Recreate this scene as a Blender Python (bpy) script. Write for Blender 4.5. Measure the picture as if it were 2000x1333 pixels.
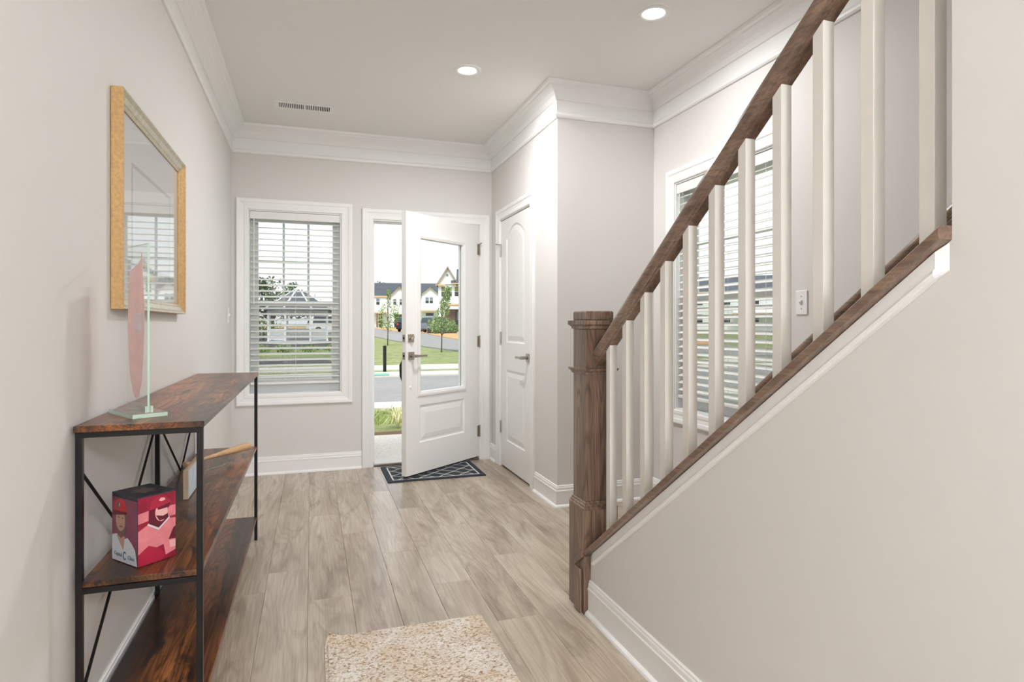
import bpy, math, random
from mathutils import Vector, Matrix
R = math.radians
random.seed(7)
scene = bpy.context.scene
for o in list(bpy.data.objects):
    bpy.data.objects.remove(o)
col = scene.collection

# ------------------------------------------------------------------ camera
FPX, HORIZON, CAM_H = 1198.0, 635.0, 1.19
YAW = math.atan(392.0 / FPX)
cam_d = bpy.data.cameras.new('camera')
cam_d.sensor_width = 36.0
cam_d.lens = FPX / 2000.0 * 36.0
cam_d.shift_y = -(666.5 - HORIZON) / 2000.0
cam_d.clip_start, cam_d.clip_end = 0.05, 600
cam = bpy.data.objects.new('camera', cam_d)
cam.location = (0, 0, CAM_H)
cam.rotation_euler = (R(90), 0, -YAW)
col.objects.link(cam)
scene.camera = cam

# ------------------------------------------------------------------ world, exposure
scene.view_settings.view_transform = 'Standard'
scene.view_settings.look = 'None'
scene.view_settings.gamma = 1.0
scene.view_settings.use_curve_mapping = False
scene.view_settings.exposure = 0.42
LAMP_W = 34.0
FILL_GLOBE = 104.0
w = bpy.data.worlds.new('overcast_sky')
scene.world = w
w.use_nodes = True
wn, wl = w.node_tree.nodes, w.node_tree.links
wn.clear()
w_out = wn.new('ShaderNodeOutputWorld')
w_bg = wn.new('ShaderNodeBackground')
w_bg.inputs['Strength'].default_value = 1.05
w_tc = wn.new('ShaderNodeTexCoord')
w_no = wn.new('ShaderNodeTexNoise')
w_no.inputs['Scale'].default_value = 2.2
w_no.inputs['Detail'].default_value = 4
w_rp = wn.new('ShaderNodeValToRGB')
w_rp.color_ramp.elements[0].position = 0.35
w_rp.color_ramp.elements[0].color = (0.86, 0.90, 0.94, 1)
w_rp.color_ramp.elements[1].position = 0.62
w_rp.color_ramp.elements[1].color = (0.95, 0.97, 0.985, 1)
wl.new(w_tc.outputs['Generated'], w_no.inputs['Vector'])
wl.new(w_no.outputs['Fac'], w_rp.inputs['Fac'])
wl.new(w_rp.outputs['Color'], w_bg.inputs['Color'])
wl.new(w_bg.outputs['Background'], w_out.inputs['Surface'])

# soft high sun added behind the house to brighten the ground outside
sun_d = bpy.data.lights.new('fill_sun', 'SUN')
sun_d.energy = 2.6
sun_d.angle = R(25)
sun_d.color = (1.0, 0.97, 0.92)
sun = bpy.data.objects.new('fill_sun', sun_d)
sun.rotation_euler = (R(38), 0, R(-25))
col.objects.link(sun)

# ------------------------------------------------------------------ materials
def lin(c):
    return tuple(((v / 255.0) / 12.92 if v / 255.0 <= 0.04045 else ((v / 255.0 + 0.055) / 1.055) ** 2.4) for v in c) + (1.0,)

class NT:
    def __init__(self, name):
        self.m = bpy.data.materials.new(name)
        self.m.use_nodes = True
        self.t = self.m.node_tree
        self.t.nodes.clear()
        self.out = self.t.nodes.new('ShaderNodeOutputMaterial')
    def n(self, kind, **kw):
        x = self.t.nodes.new(kind)
        for k, v in kw.items():
            if k.startswith('i_'):
                x.inputs[k[2:].replace('_', ' ')].default_value = v
            else:
                setattr(x, k, v)
        return x
    def l(self, a, b):
        self.t.links.new(a, b)
    def coords(self, scale=(1, 1, 1), rnd=True, rot=(0, 0, 0)):
        tc = self.n('ShaderNodeTexCoord')
        mp = self.n('ShaderNodeMapping')
        mp.inputs['Scale'].default_value = scale
        mp.inputs['Rotation'].default_value = rot
        if rnd:
            oi = self.n('ShaderNodeObjectInfo')
            mu = self.n('ShaderNodeVectorMath', operation='SCALE')
            cv = self.n('ShaderNodeCombineXYZ')
            ml = self.n('ShaderNodeMath', operation='MULTIPLY')
            ml.inputs[1].default_value = 37.0
            self.l(oi.outputs['Random'], ml.inputs[0])
            for a in 'XYZ':
                self.l(ml.outputs[0], cv.inputs[a])
            ad = self.n('ShaderNodeVectorMath', operation='ADD')
            self.l(tc.outputs['Object'], ad.inputs[0])
            self.l(cv.outputs[0], ad.inputs[1])
            self.l(ad.outputs[0], mp.inputs['Vector'])
        else:
            self.l(tc.outputs['Object'], mp.inputs['Vector'])
        return mp.outputs['Vector']
    def noise(self, vec, scale, detail=4, rough=0.55, dist=0.0):
        x = self.n('ShaderNodeTexNoise')
        x.inputs['Scale'].default_value = scale
        x.inputs['Detail'].default_value = detail
        x.inputs['Roughness'].default_value = rough
        x.inputs['Distortion'].default_value = dist
        self.l(vec, x.inputs['Vector'])
        return x.outputs['Fac']
    def ramp(self, fac, stops):
        x = self.n('ShaderNodeValToRGB')
        e = x.color_ramp.elements
        while len(e) < len(stops):
            e.new(0.5)
        for el, (p, c) in zip(e, stops):
            el.position = p
            el.color = c
        self.l(fac, x.inputs['Fac'])
        return x.outputs['Color']
    def mix(self, fac, a, b, mode='MIX'):
        x = self.n('ShaderNodeMix', data_type='RGBA', blend_type=mode)
        for sock, v in ((x.inputs[0], fac), (x.inputs[6], a), (x.inputs[7], b)):
            if hasattr(v, 'is_output') or isinstance(v, bpy.types.NodeSocket):
                self.l(v, sock)
            else:
                sock.default_value = v
        return x.outputs[2]
    def bsdf(self, color=None, rough=0.5, metal=0.0, spec=0.5, bump=None, bump_s=0.1, bump_d=0.002, **kw):
        p = self.n('ShaderNodeBsdfPrincipled')
        if isinstance(color, bpy.types.NodeSocket):
            self.l(color, p.inputs['Base Color'])
        elif color is not None:
            p.inputs['Base Color'].default_value = color
        if isinstance(rough, bpy.types.NodeSocket):
            self.l(rough, p.inputs['Roughness'])
        else:
            p.inputs['Roughness'].default_value = rough
        p.inputs['Metallic'].default_value = metal
        p.inputs['Specular IOR Level'].default_value = spec
        for k, v in kw.items():
            p.inputs[k.replace('_', ' ')].default_value = v
        if bump is not None:
            b = self.n('ShaderNodeBump')
            b.inputs['Strength'].default_value = bump_s
            b.inputs['Distance'].default_value = bump_d
            self.l(bump, b.inputs['Height'])
            self.l(b.outputs['Normal'], p.inputs['Normal'])
        self.l(p.outputs[0], self.out.inputs['Surface'])
        return self.m

def plain(name, rgb, rough=0.5, metal=0.0, spec=0.5, nz=0.0, nscale=8.0, **kw):
    t = NT(name)
    c = lin(rgb)
    if nz:
        v = t.coords()
        f = t.noise(v, nscale, 5)
        a = tuple(min(1, x * (1 - nz)) for x in c[:3]) + (1,)
        b = tuple(min(1, x * (1 + nz)) for x in c[:3]) + (1,)
        c = t.ramp(f, [(0.3, a), (0.7, b)])
    return t.bsdf(c, rough, metal, spec, **kw)

def paint(name, rgb, rough=0.6, bump=0.05):
    t = NT(name)
    v = t.coords(rnd=False)
    f = t.noise(v, 260, 2)
    return t.bsdf(lin(rgb), rough, 0, 0.35, bump=f, bump_s=bump, bump_d=0.001)

def wood(name, light, mid, dark, axis='y', rough=0.45, knots=0.0, knotcol=None, spec=0.4, fine=0.35, wave=0.5, wscale=1.0, bump_s=0.25, rings=130.0, kscale=(6.0, 1.5), stops=(0.3, 0.47, 0.66), kstops=(0.54, 0.68)):
    """long grain along axis; broad cathedral bands, fine pores, optional dark blotches"""
    t = NT(name)
    def sc(cross, along):
        return tuple(along if a == axis else cross for a in 'xyz')
    v1 = t.coords(sc(5.0, 0.55))
    broad = t.noise(v1, 1.0, 5, 0.6, 0.6)
    v2 = t.coords(sc(3.2 * wscale, 0.34 * wscale))
    dn = t.noise(v2, 1.3, 2, 0.5, 0.3)
    s = t.n('ShaderNodeMath', operation='MULTIPLY')
    s.inputs[1].default_value = rings
    t.l(dn, s.inputs[0])
    sn = t.n('ShaderNodeMath', operation='SINE')
    t.l(s.outputs[0], sn.inputs[0])
    sm = t.n('ShaderNodeMath', operation='MULTIPLY_ADD')
    sm.inputs[1].default_value = 0.5
    sm.inputs[2].default_value = 0.5
    t.l(sn.outputs[0], sm.inputs[0])
    v3 = t.coords(sc(170, 4.0))
    pores = t.noise(v3, 1.0, 3, 0.7)
    base = t.ramp(broad, [(stops[0], lin(dark)), (stops[1], lin(mid)), (stops[2], lin(light))])
    wv = t.ramp(sm.outputs[0], [(0.0, (1 - wave * 0.5,) * 3 + (1,)), (0.55, (1, 1, 1, 1)), (1.0, (1, 1, 1, 1))])
    pr = t.ramp(pores, [(0.35, (1 - fine,) * 3 + (1,)), (0.58, (1, 1, 1, 1))])
    c = t.mix(1.0, base, wv, 'MULTIPLY')
    c = t.mix(1.0, c, pr, 'MULTIPLY')
    if knots:
        v4 = t.coords(sc(*kscale))
        k = t.noise(v4, 1.0, 4, 0.6, 1.2)
        kf = t.ramp(k, [(kstops[0], (0, 0, 0, 1)), (kstops[1], (knots,) * 3 + (1,))])
        bw = t.n('ShaderNodeRGBToBW')
        t.l(kf, bw.inputs[0])
        c = t.mix(bw.outputs[0], c, lin(knotcol or dark))
    return t.bsdf(c, rough, 0, spec, bump=pores, bump_s=bump_s, bump_d=0.0006)

def glass(name, tint=(0.97, 0.99, 0.985), refl=0.9):
    t = NT(name)
    lw = t.n('ShaderNodeLayerWeight')
    lw.inputs['Blend'].default_value = 0.5
    p = t.n('ShaderNodeMath', operation='POWER')
    p.inputs[1].default_value = 4.5
    t.l(lw.outputs['Facing'], p.inputs[0])
    ma = t.n('ShaderNodeMath', operation='MULTIPLY_ADD')
    ma.inputs[1].default_value = refl
    ma.inputs[2].default_value = 0.03
    t.l(p.outputs[0], ma.inputs[0])
    tr = t.n('ShaderNodeBsdfTransparent')
    tr.inputs['Color'].default_value = tint + (1,)
    gl = t.n('ShaderNodeBsdfGlossy')
    gl.inputs['Roughness'].default_value = 0.02
    mx = t.n('ShaderNodeMixShader')
    t.l(ma.outputs[0], mx.inputs[0])
    t.l(tr.outputs[0], mx.inputs[1])
    t.l(gl.outputs[0], mx.inputs[2])
    t.l(mx.outputs[0], t.out.inputs['Surface'])
    return t.m

def emit(name, rgb, strength):
    t = NT(name)
    e = t.n('ShaderNodeEmission')
    e.inputs['Color'].default_value = rgb + (1,)
    e.inputs['Strength'].default_value = strength
    t.l(e.outputs[0], t.out.inputs['Surface'])
    return t.m

def screen_mesh(name):
    t = NT(name)
    tr = t.n('ShaderNodeBsdfTransparent')
    df = t.n('ShaderNodeBsdfDiffuse')
    df.inputs['Color'].default_value = (0.05, 0.05, 0.055, 1)
    mx = t.n('ShaderNodeMixShader')
    mx.inputs[0].default_value = 0.22
    t.l(tr.outputs[0], mx.inputs[1])
    t.l(df.outputs[0], mx.inputs[2])
    t.l(mx.outputs[0], t.out.inputs['Surface'])
    return t.m

def leafy(name, c1, c2, scale=2.0, trans=0.0):
    t = NT(name)
    v = t.coords(rnd=False)
    f = t.noise(v, scale, 5, 0.7)
    c = t.ramp(f, [(0.3, lin(c1)), (0.7, lin(c2))])
    return t.bsdf(c, 0.7, 0, 0.2)

def rugmat():
    t = NT('woven_beige_rug')
    v = t.coords(rnd=False)
    f1 = t.noise(v, 5.0, 3, 0.6, 0.6)
    v2 = t.coords((1, 1.9, 1), rnd=False)
    f2 = t.noise(v2, 75, 3, 0.65, 0.3)
    a = t.ramp(f1, [(0.38, lin((226, 220, 211))), (0.52, lin((218, 206, 191))), (0.68, lin((212, 194, 170)))])
    b = t.ramp(f2, [(0.32, lin((160, 136, 112))), (0.42, lin((214, 198, 178))), (0.50, (1, 1, 1, 1))])
    c = t.mix(1.0, a, b, 'MULTIPLY')
    return t.bsdf(c, 0.95, 0, 0.1, bump=f2, bump_s=0.9, bump_d=0.006)

def asphalt(name, rgb):
    t = NT(name)
    v = t.coords(rnd=False)
    f = t.noise(v, 30, 6, 0.7)
    g = t.noise(v, 0.6, 4, 0.6)
    c = lin(rgb)
    a = t.ramp(f, [(0.3, tuple(x * .8 for x in c[:3]) + (1,)), (0.7, tuple(min(1, x * 1.2) for x in c[:3]) + (1,))])
    b = t.ramp(g, [(0.3, (.85, .85, .85, 1)), (0.7, (1, 1, 1, 1))])
    return t.bsdf(t.mix(1.0, a, b, 'MULTIPLY'), 0.9, 0, 0.15)

M = {}
M['wall'] = paint('warm_grey_wall_paint', (223, 220, 216))
M['ceil'] = paint('ceiling_paint', (238, 237, 234), 0.8)
M['trim'] = plain('white_trim_paint', (243, 242, 240), 0.35, spec=0.45)
M['door'] = plain('white_door_paint', (240, 239, 236), 0.38, spec=0.45)
M['vinyl'] = plain('white_vinyl', (236, 238, 238), 0.4)
M['slat'] = plain('white_blind_slat', (236, 236, 232), 0.45)
M['bal'] = plain('cream_white_baluster_paint', (230, 225, 217), 0.45)
M['floor'] = wood('grey_oak_plank', (197, 183, 165), (182, 166, 147), (148, 131, 113), 'y', 0.25, 0.5, (118, 101, 86), 0.55, 0.2, 0.26, 1.0, rings=150.0, kscale=(9.0, 1.6))
M['floor_dark'] = plain('plank_underlay', (96, 84, 72), 0.7)
M['stain'] = wood('grey_brown_stained_oak', (160, 134, 114), (138, 112, 94), (107, 85, 70), 'z', 0.27, 0, None, 0.6, 0.4, 0.7, 2.2, rings=90.0)
M['stain_y'] = wood('grey_brown_stained_oak_rail', (160, 134, 114), (138, 112, 94), (107, 85, 70), 'y', 0.28, 0, None, 0.6, 0.4, 0.5, 2.0, rings=70.0)
M['rustic'] = wood('rustic_brown_board', (186, 118, 68), (134, 82, 48), (64, 41, 29), 'y', 0.30, 0.92, (32, 25, 24), 0.5, 0.6, 0.9, 1.6, rings=160.0, kscale=(14.0, 5.5), stops=(0.36, 0.5, 0.62), kstops=(0.52, 0.64))
M['iron'] = plain('black_powder_coated_iron', (24, 22, 22), 0.42, 0.3)
M['gold'] = plain('speckled_gold_frame', (200, 162, 110), 0.5, 0.2, nz=0.16, nscale=90)
M['silver'] = plain('antique_silver_moulding', (196, 186, 166), 0.3, 0.6, nz=0.15, nscale=40)
M['paper'] = plain('white_paper', (232, 232, 228), 0.8)
M['ink'] = plain('faint_grey_print', (186, 184, 180), 0.8)
M['nickel'] = plain('brushed_nickel', (176, 168, 158), 0.28, 0.95)
M['black'] = plain('black_metal', (16, 15, 15), 0.4)
M['glass'] = glass('clear_window_glass')
M['pic_glass'] = glass('picture_glass', (0.98, 0.98, 0.98), 1.0)
M['screen'] = screen_mesh('insect_screen_mesh')
M['lens'] = emit('lamp_lens_glow', (1.0, 0.96, 0.9), 12.0)
M['switch'] = plain('white_switch_plastic', (240, 239, 236), 0.3)
M['rug'] = rugmat()
M['rug_under'] = plain('rug_backing', (150, 112, 74), 0.9)
M['navy'] = plain('navy_mat_pile', (38, 48, 60), 0.9, nz=0.3, nscale=160)
M['cream'] = plain('cream_mat_line', (214, 208, 198), 0.9)
M['dark'] = plain('dark_void', (14, 14, 14), 0.9)
M['a_glass'] = glass('award_clear_glass', (0.985, 0.995, 0.99), 0.5)
M['a_edge'] = plain('green_glass_edge', (196, 222, 206), 0.2)
M['a_pink'] = plain('frosted_rose_etching', (228, 192, 186), 0.5, nz=0.06, nscale=30)
M['bat'] = wood('pale_ash_bat', (228, 190, 146), (214, 172, 126), (196, 150, 104), 'x', 0.35, 0, None, 0.5, 0.15, 0.3, 4.0)
M['block'] = plain('pale_wood_block', (196, 174, 148), 0.6, nz=0.1, nscale=20)
M['blockpic'] = plain('pale_blue_print', (196, 208, 214), 0.55, nz=0.14, nscale=24)
M['acrylic'] = glass('clear_acrylic', (0.97, 0.98, 0.98), 0.6)
M['concrete'] = asphalt('pale_concrete', (205, 202, 194))
M['court'] = asphalt('dark_asphalt', (92, 92, 95))
M['asphalt'] = asphalt('grey_asphalt', (148, 148, 148))
M['grass'] = leafy('lawn_grass', (88, 108, 54), (158, 162, 112), 3.0)
M['blade'] = leafy('grass_blade', (110, 140, 66), (168, 176, 110), 3.0)
M['paleblade'] = leafy('pale_ornamental_grass', (190, 190, 140), (220, 216, 176), 3.0)
M['mulch'] = asphalt('brown_mulch', (112, 90, 74))
M['dirt'] = asphalt('orange_clay', (206, 160, 116))
M['leaf'] = leafy('sapling_leaves', (104, 134, 78), (158, 176, 112), 2.5)
M['leafdark'] = leafy('dark_tree_leaves', (62, 82, 54), (104, 122, 86), 0.8)
M['bark'] = plain('grey_bark', (120, 106, 94), 0.9)
M['wrap'] = plain('white_house_wrap', (236, 238, 242), 0.7, nz=0.05, nscale=1.5)
M['roof'] = asphalt('dark_grey_shingle', (84, 90, 98))
M['lumber'] = plain('raw_lumber', (214, 178, 134), 0.7)
M['winpane'] = plain('house_window_pane', (120, 130, 138), 0.15)
M['windark'] = plain('house_dark_window', (52, 54, 58), 0.15)
M['brickred'] = plain('dark_brick_front', (120, 92, 82), 0.8, nz=0.2, nscale=6)
M['carsilver'] = plain('grey_car_paint', (112, 122, 132), 0.25, 0.3)
M['cardark'] = plain('black_car_paint', (34, 36, 40), 0.25, 0.2)
M['carwhite'] = plain('white_car_paint', (230, 230, 230), 0.3)
M['caryellow'] = plain('yellow_machine_paint', (222, 180, 60), 0.4)
M['carglass'] = plain('car_window_glass', (52, 62, 70), 0.08)
M['tail'] = plain('red_tail_light', (190, 50, 40), 0.3)
M['tyre'] = plain('black_tyre', (26, 26, 26), 0.8)
M['teal'] = plain('teal_sediment_sock', (130, 186, 168), 0.8)
M['silt'] = plain('black_silt_fence', (44, 46, 50), 0.8)
M['boxred'] = plain('crimson_card', (150, 30, 58), 0.35, nz=0.25, nscale=14)
M['boxpurple'] = plain('mauve_card', (128, 62, 84), 0.35, nz=0.18, nscale=14)
M['boxtop'] = plain('charcoal_card', (48, 50, 58), 0.4)
M['p_red'] = plain('print_red', (190, 44, 44), 0.4)
M['p_dark'] = plain('print_dark_maroon', (98, 20, 40), 0.4)
M['p_pink'] = plain('print_pink', (220, 128, 136), 0.4, nz=0.1, nscale=40)
M['p_pale'] = plain('print_pale_pink', (236, 178, 178), 0.4)
M['p_skin'] = plain('print_skin', (180, 140, 122), 0.4)
M['p_beard'] = plain('print_beard', (112, 84, 74), 0.4)
M['p_grey'] = plain('print_grey', (92, 84, 84), 0.4)
M['p_white'] = plain('print_white', (206, 208, 214), 0.4)
M['p_blue'] = plain('print_blue', (36, 96, 142), 0.4)
M['p_navy'] = plain('print_slate', (92, 106, 124), 0.4)
M['p_crim'] = plain('print_crimson', (172, 36, 64), 0.4)

# ------------------------------------------------------------------ mesh helpers
class MB:
    def __init__(self):
        self.v, self.f = [], []
    def add(self, vs, fs):
        b = len(self.v)
        self.v += [tuple(p) for p in vs]
        self.f += [tuple(i + b for i in f) for f in fs]
        return self
    def box(self, x0, x1, y0, y1, z0, z1):
        x0, x1 = min(x0, x1), max(x0, x1); y0, y1 = min(y0, y1), max(y0, y1); z0, z1 = min(z0, z1), max(z0, z1)
        return self.add([(x0, y0, z0), (x1, y0, z0), (x1, y1, z0), (x0, y1, z0), (x0, y0, z1), (x1, y0, z1), (x1, y1, z1), (x0, y1, z1)],
                        [(0, 3, 2, 1), (4, 5, 6, 7), (0, 1, 5, 4), (1, 2, 6, 5), (2, 3, 7, 6), (3, 0, 4, 7)])
    def loft(self, loops, cap=True, closed=True):
        n = len(loops[0])
        vs = [p for lp in loops for p in lp]
        fs = []
        for i in range(len(loops) - 1):
            for j in range(n if closed else n - 1):
                k = (j + 1) % n
                fs.append((i * n + j, i * n + k, (i + 1) * n + k, (i + 1) * n + j))
        if cap:
            fs.append(tuple(range(n - 1, -1, -1)))
            fs.append(tuple((len(loops) - 1) * n + j for j in range(n)))
        return self.add(vs, fs)
    def tube(self, pts, rad, n=8, cap=True):
        pts = [Vector(p) for p in pts]
        if not hasattr(rad, '__len__'):
            rad = [rad] * len(pts)
        loops = []
        for i, p in enumerate(pts):
            d = (pts[min(i + 1, len(pts) - 1)] - pts[max(i - 1, 0)]).normalized()
            a = Vector((0, 0, 1)) if abs(d.z) < 0.9 else Vector((1, 0, 0))
            u = d.cross(a).normalized(); v = d.cross(u).normalized()
            loops.append([tuple(p + (u * math.cos(2 * math.pi * k / n) + v * math.sin(2 * math.pi * k / n)) * rad[i]) for k in range(n)])
        return self.loft(loops, cap)
    def bar(self, a, b, wd, ht, up=(0, 0, 1)):
        """rectangular bar from a to b"""
        a, b, up = Vector(a), Vector(b), Vector(up)
        d = (b - a).normalized()
        s = d.cross(up).normalized() * (wd / 2)
        t = s.cross(d).normalized() * (ht / 2)
        return self.loft([[tuple(p + q) for q in (s + t, -s + t, -s - t, s - t)] for p in (a, b)])
    def lathe(self, prof, c=(0, 0, 0), axis='z', n=24):
        """prof: (radius, height along axis)"""
        loops = []
        for r, h in prof:
            lp = []
            for k in range(n):
                a = 2 * math.pi * k / n
                q = (r * math.cos(a), r * math.sin(a), h)
                if axis == 'x': q = (q[2], q[0], q[1])
                elif axis == 'y': q = (q[1], q[2], q[0])
                lp.append((c[0] + q[0], c[1] + q[1], c[2] + q[2]))
            loops.append(lp)
        return self.loft(loops)
    def prism(self, poly, fn, h0, h1):
        """poly of (p,q); fn(p,q,h)->3D"""
        return self.loft([[fn(p, q, h0) for p, q in poly], [fn(p, q, h1) for p, q in poly]])
    def build(self, name, mat, parent=None, smooth=False, bevel=0.0, origin=None, seg=2):
        vs = self.v
        if origin:
            vs = [(p[0] - origin[0], p[1] - origin[1], p[2] - origin[2]) for p in vs]
        me = bpy.data.meshes.new(name)
        me.from_pydata(vs, [], self.f)
        me.validate()
        import bmesh
        bm = bmesh.new(); bm.from_mesh(me)
        bmesh.ops.recalc_face_normals(bm, faces=bm.faces)
        bm.to_mesh(me); bm.free()
        me.materials.append(M[mat] if isinstance(mat, str) else mat)
        if smooth:
            for p in me.polygons:
                p.use_smooth = True
        o = bpy.data.objects.new(name, me)
        col.objects.link(o)
        if origin:
            o.location = origin
        if parent:
            o.parent = parent
        if bevel:
            b = o.modifiers.new('bevel', 'BEVEL')
            b.width = bevel; b.segments = seg; b.limit_method = 'ANGLE'; b.angle_limit = R(40)
        return o

def empty(name, loc=(0, 0, 0), rz=0.0, parent=None):
    o = bpy.data.objects.new(name, None)
    o.empty_display_size = 0.1
    o.location = loc; o.rotation_euler = (0, 0, rz)
    col.objects.link(o)
    if parent: o.parent = parent
    return o

def tag(o, label=None, cat=None, group=None, kind=None):
    if label: o['label'] = label
    if cat: o['category'] = cat
    if group: o['group'] = group
    if kind: o['kind'] = kind
    return o

def sub(name, parent, mat, *boxes, bevel=0.0):
    m = MB()
    for b in boxes: m.box(*b)
    return m.build(name, mat, parent, bevel=bevel)

def sweep(path, prof, closed=False, side=-1):
    """path 2D points, prof (offset, height); side -1 offsets to the right of travel. Returns one list of loops per segment, mitred."""
    n = len(path)
    dirs = []
    for i in range(n if closed else n - 1):
        a, b = path[i], path[(i + 1) % n]
        L = math.hypot(b[0] - a[0], b[1] - a[1])
        dirs.append(((b[0] - a[0]) / L, (b[1] - a[1]) / L))
    nrm = [(-d[1] * side * -1 * -1, d[0] * side * -1 * -1) for d in dirs] if side == 1 else [(d[1], -d[0]) for d in dirs]
    if side == 1: nrm = [(-d[1], d[0]) for d in dirs]
    mit = []
    for i in range(n):
        if closed: n1, n2 = nrm[i - 1], nrm[i]
        elif i == 0: n1 = n2 = nrm[0]
        elif i == n - 1: n1 = n2 = nrm[-1]
        else: n1, n2 = nrm[i - 1], nrm[i]
        k = 1 + n1[0] * n2[0] + n1[1] * n2[1]
        mit.append(((n1[0] + n2[0]) / k, (n1[1] + n2[1]) / k))
    loops = [[(path[i][0] + o * mit[i][0], path[i][1] + o * mit[i][1], h) for o, h in prof] for i in range(n)]
    if closed: loops.append(loops[0])
    return [(loops[i], loops[i + 1]) for i in range(len(loops) - 1)]

# ------------------------------------------------------------------ room dimensions
XL, YF, XC, YJ, XR, ZC = -0.594, 5.24, 1.525, 3.71, 2.24, 2.755
XS = 1.092            # hall face of the stair wall
YE = 0.80             # where the stair wall rises to full height
YB = -4.0
SL = 0.738            # stair slope
WT = 0.15

def wall_cells(u0, u1, z0, z1, holes):
    us = sorted({u0, u1, *[h[0] for h in holes], *[h[1] for h in holes]})
    zs = sorted({z0, z1, *[h[2] for h in holes], *[h[3] for h in holes]})
    for i in range(len(us) - 1):
        for j in range(len(zs) - 1):
            cu, cz = (us[i] + us[i + 1]) / 2, (zs[j] + zs[j + 1]) / 2
            if not any(h[0] < cu < h[1] and h[2] < cz < h[3] for h in holes):
                yield us[i], us[i + 1], zs[j], zs[j + 1]

W1 = (-0.478, 0.240, 0.632, 2.108)     # front window hole
D1 = (0.475, 1.430, 0.0, 2.085)        # front door hole
W2 = (2.545, 3.452, 0.640, 2.112)      # side window hole (y)
D2 = (4.205, 4.985, 0.0, 2.085)        # closet door hole (y)

m = MB()
for a, b, c, d in wall_cells(XL - WT, XR + WT, -0.3, ZC + 0.1, [W1, (D1[0], D1[1], -0.02, D1[3])]): m.box(a, b, YF, YF + WT, c, d)
tag(m.build('wall_front', 'wall'), 'pale grey front wall with the window and open front door', 'wall', kind='structure')
m = MB().box(XL - WT, XL, YB - WT, YF, -0.3, ZC + 0.1)
tag(m.build('wall_left', 'wall'), 'plain warm white left wall behind the console table', 'wall', kind='structure')
m = MB()
for a, b, c, d in wall_cells(YJ + 0.115, YF, 0, ZC, [D2]): m.box(XC, XC + 0.115, a, b, c, d)
tag(m.build('wall_closet', 'wall'), 'warm white closet wall holding the narrow panelled door', 'wall', kind='structure')
m = MB().box(XC, XR, YJ, YJ + 0.115, 0, ZC)
tag(m.build('wall_alcove', 'wall'), 'short white wall between the closet corner and the stair window', 'wall', kind='structure')
m = MB()
for a, b, c, d in wall_cells(YB - WT, YF, -0.3, ZC + 0.1, [W2]): m.box(XR, XR + WT, a, b, c, d)
tag(m.build('wall_right', 'wall'), 'right wall behind the staircase with the tall blinded window', 'wall', kind='structure')
zc = lambda y: 0.236 + SL * (2.3 - y)       # under the cap, outer edge
poly = [(YB, 0), (2.2965, 0), (2.2965, zc(2.2965)), (YE, zc(YE)), (YE, ZC), (YB, ZC)]
m = MB().prism(poly, lambda p, q, h: (h, p, q), XS, XS + 0.1)
tag(m.build('wall_stair', 'wall'), 'knee wall under the stair rail rising to full height on the right', 'wall', kind='structure')
m = MB()
for a, b, c, d in wall_cells(XL, XR, 0, ZC, [(-0.5, 1.0, 0.05, 2.4)]): m.box(a, b, YB - WT, YB, c, d)
tag(m.build('wall_back', 'wall'), 'hall end wall behind the viewer with an added opening for daylight', 'wall', kind='structure')
m = MB().box(XL, XR, YB, YF, ZC, ZC + 0.1)
tag(m.build('ceiling', 'ceil'), 'smooth off-white ceiling with two recessed lamps and a vent', 'ceiling', kind='structure')
w3 = tag(empty('added_opening', (0.25, YB - 0.07, 0.05)), 'glazed opening added in the unseen hall end wall for daylight', 'window', kind='structure')  # opening added out of view to let daylight in from behind
sub('pane', w3, 'glass', (-0.70, 0.70, -0.003, 0.003, 0.05, 2.3))
sub('frame', w3, 'vinyl', (-0.75, -0.70, -0.03, 0.03, 0, 2.35), (0.70, 0.75, -0.03, 0.03, 0, 2.35), (-0.70, 0.70, -0.03, 0.03, 0, 0.05), (-0.70, 0.70, -0.03, 0.03, 2.3, 2.35))

# floor: a slab with separate oak planks laid on it, all running towards the front wall
fl = MB().box(XL - 0.02, XR, YB, 0.55, -0.05, 0.0).box(XL - 0.02, XR, 0.55, YF + 0.02, -0.05, -0.004).build('floor', 'floor_dark')
tag(fl, 'grey-brown oak plank floor of the entry hall', 'floor', kind='structure')
PW, PL = 0.1815, 1.217
known = {0: 3.15, 1: 2.785, 2: 3.61, 3: 3.24, 4: 2.78, 5: 2.36, 6: 3.04}
plank_mesh = {}
def plank(x0, x1, y0, y1):
    key = (round(x1 - x0, 4), round(y1 - y0, 4))
    if key not in plank_mesh:
        a, b = (x1 - x0) / 2 - 0.0003, (y1 - y0) / 2 - 0.0003
        e = 0.0011
        m = MB()
        m.loft([[(-a, -b, -0.004), (a, -b, -0.004), (a, b, -0.004), (-a, b, -0.004)],
                [(-a, -b, -0.0012), (a, -b, -0.0012), (a, b, -0.0012), (-a, b, -0.0012)],
                [(-a + e, -b + e, 0), (a - e, -b + e, 0), (a - e, b - e, 0), (-a + e, b - e, 0)]])
        o = m.build('plank', 'floor', fl)
        plank_mesh[key] = o.data
    else:
        o = bpy.data.objects.new('plank', plank_mesh[key])
        col.objects.link(o)
        o.parent = fl
    o.location = ((x0 + x1) / 2, (y0 + y1) / 2, 0)
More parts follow.
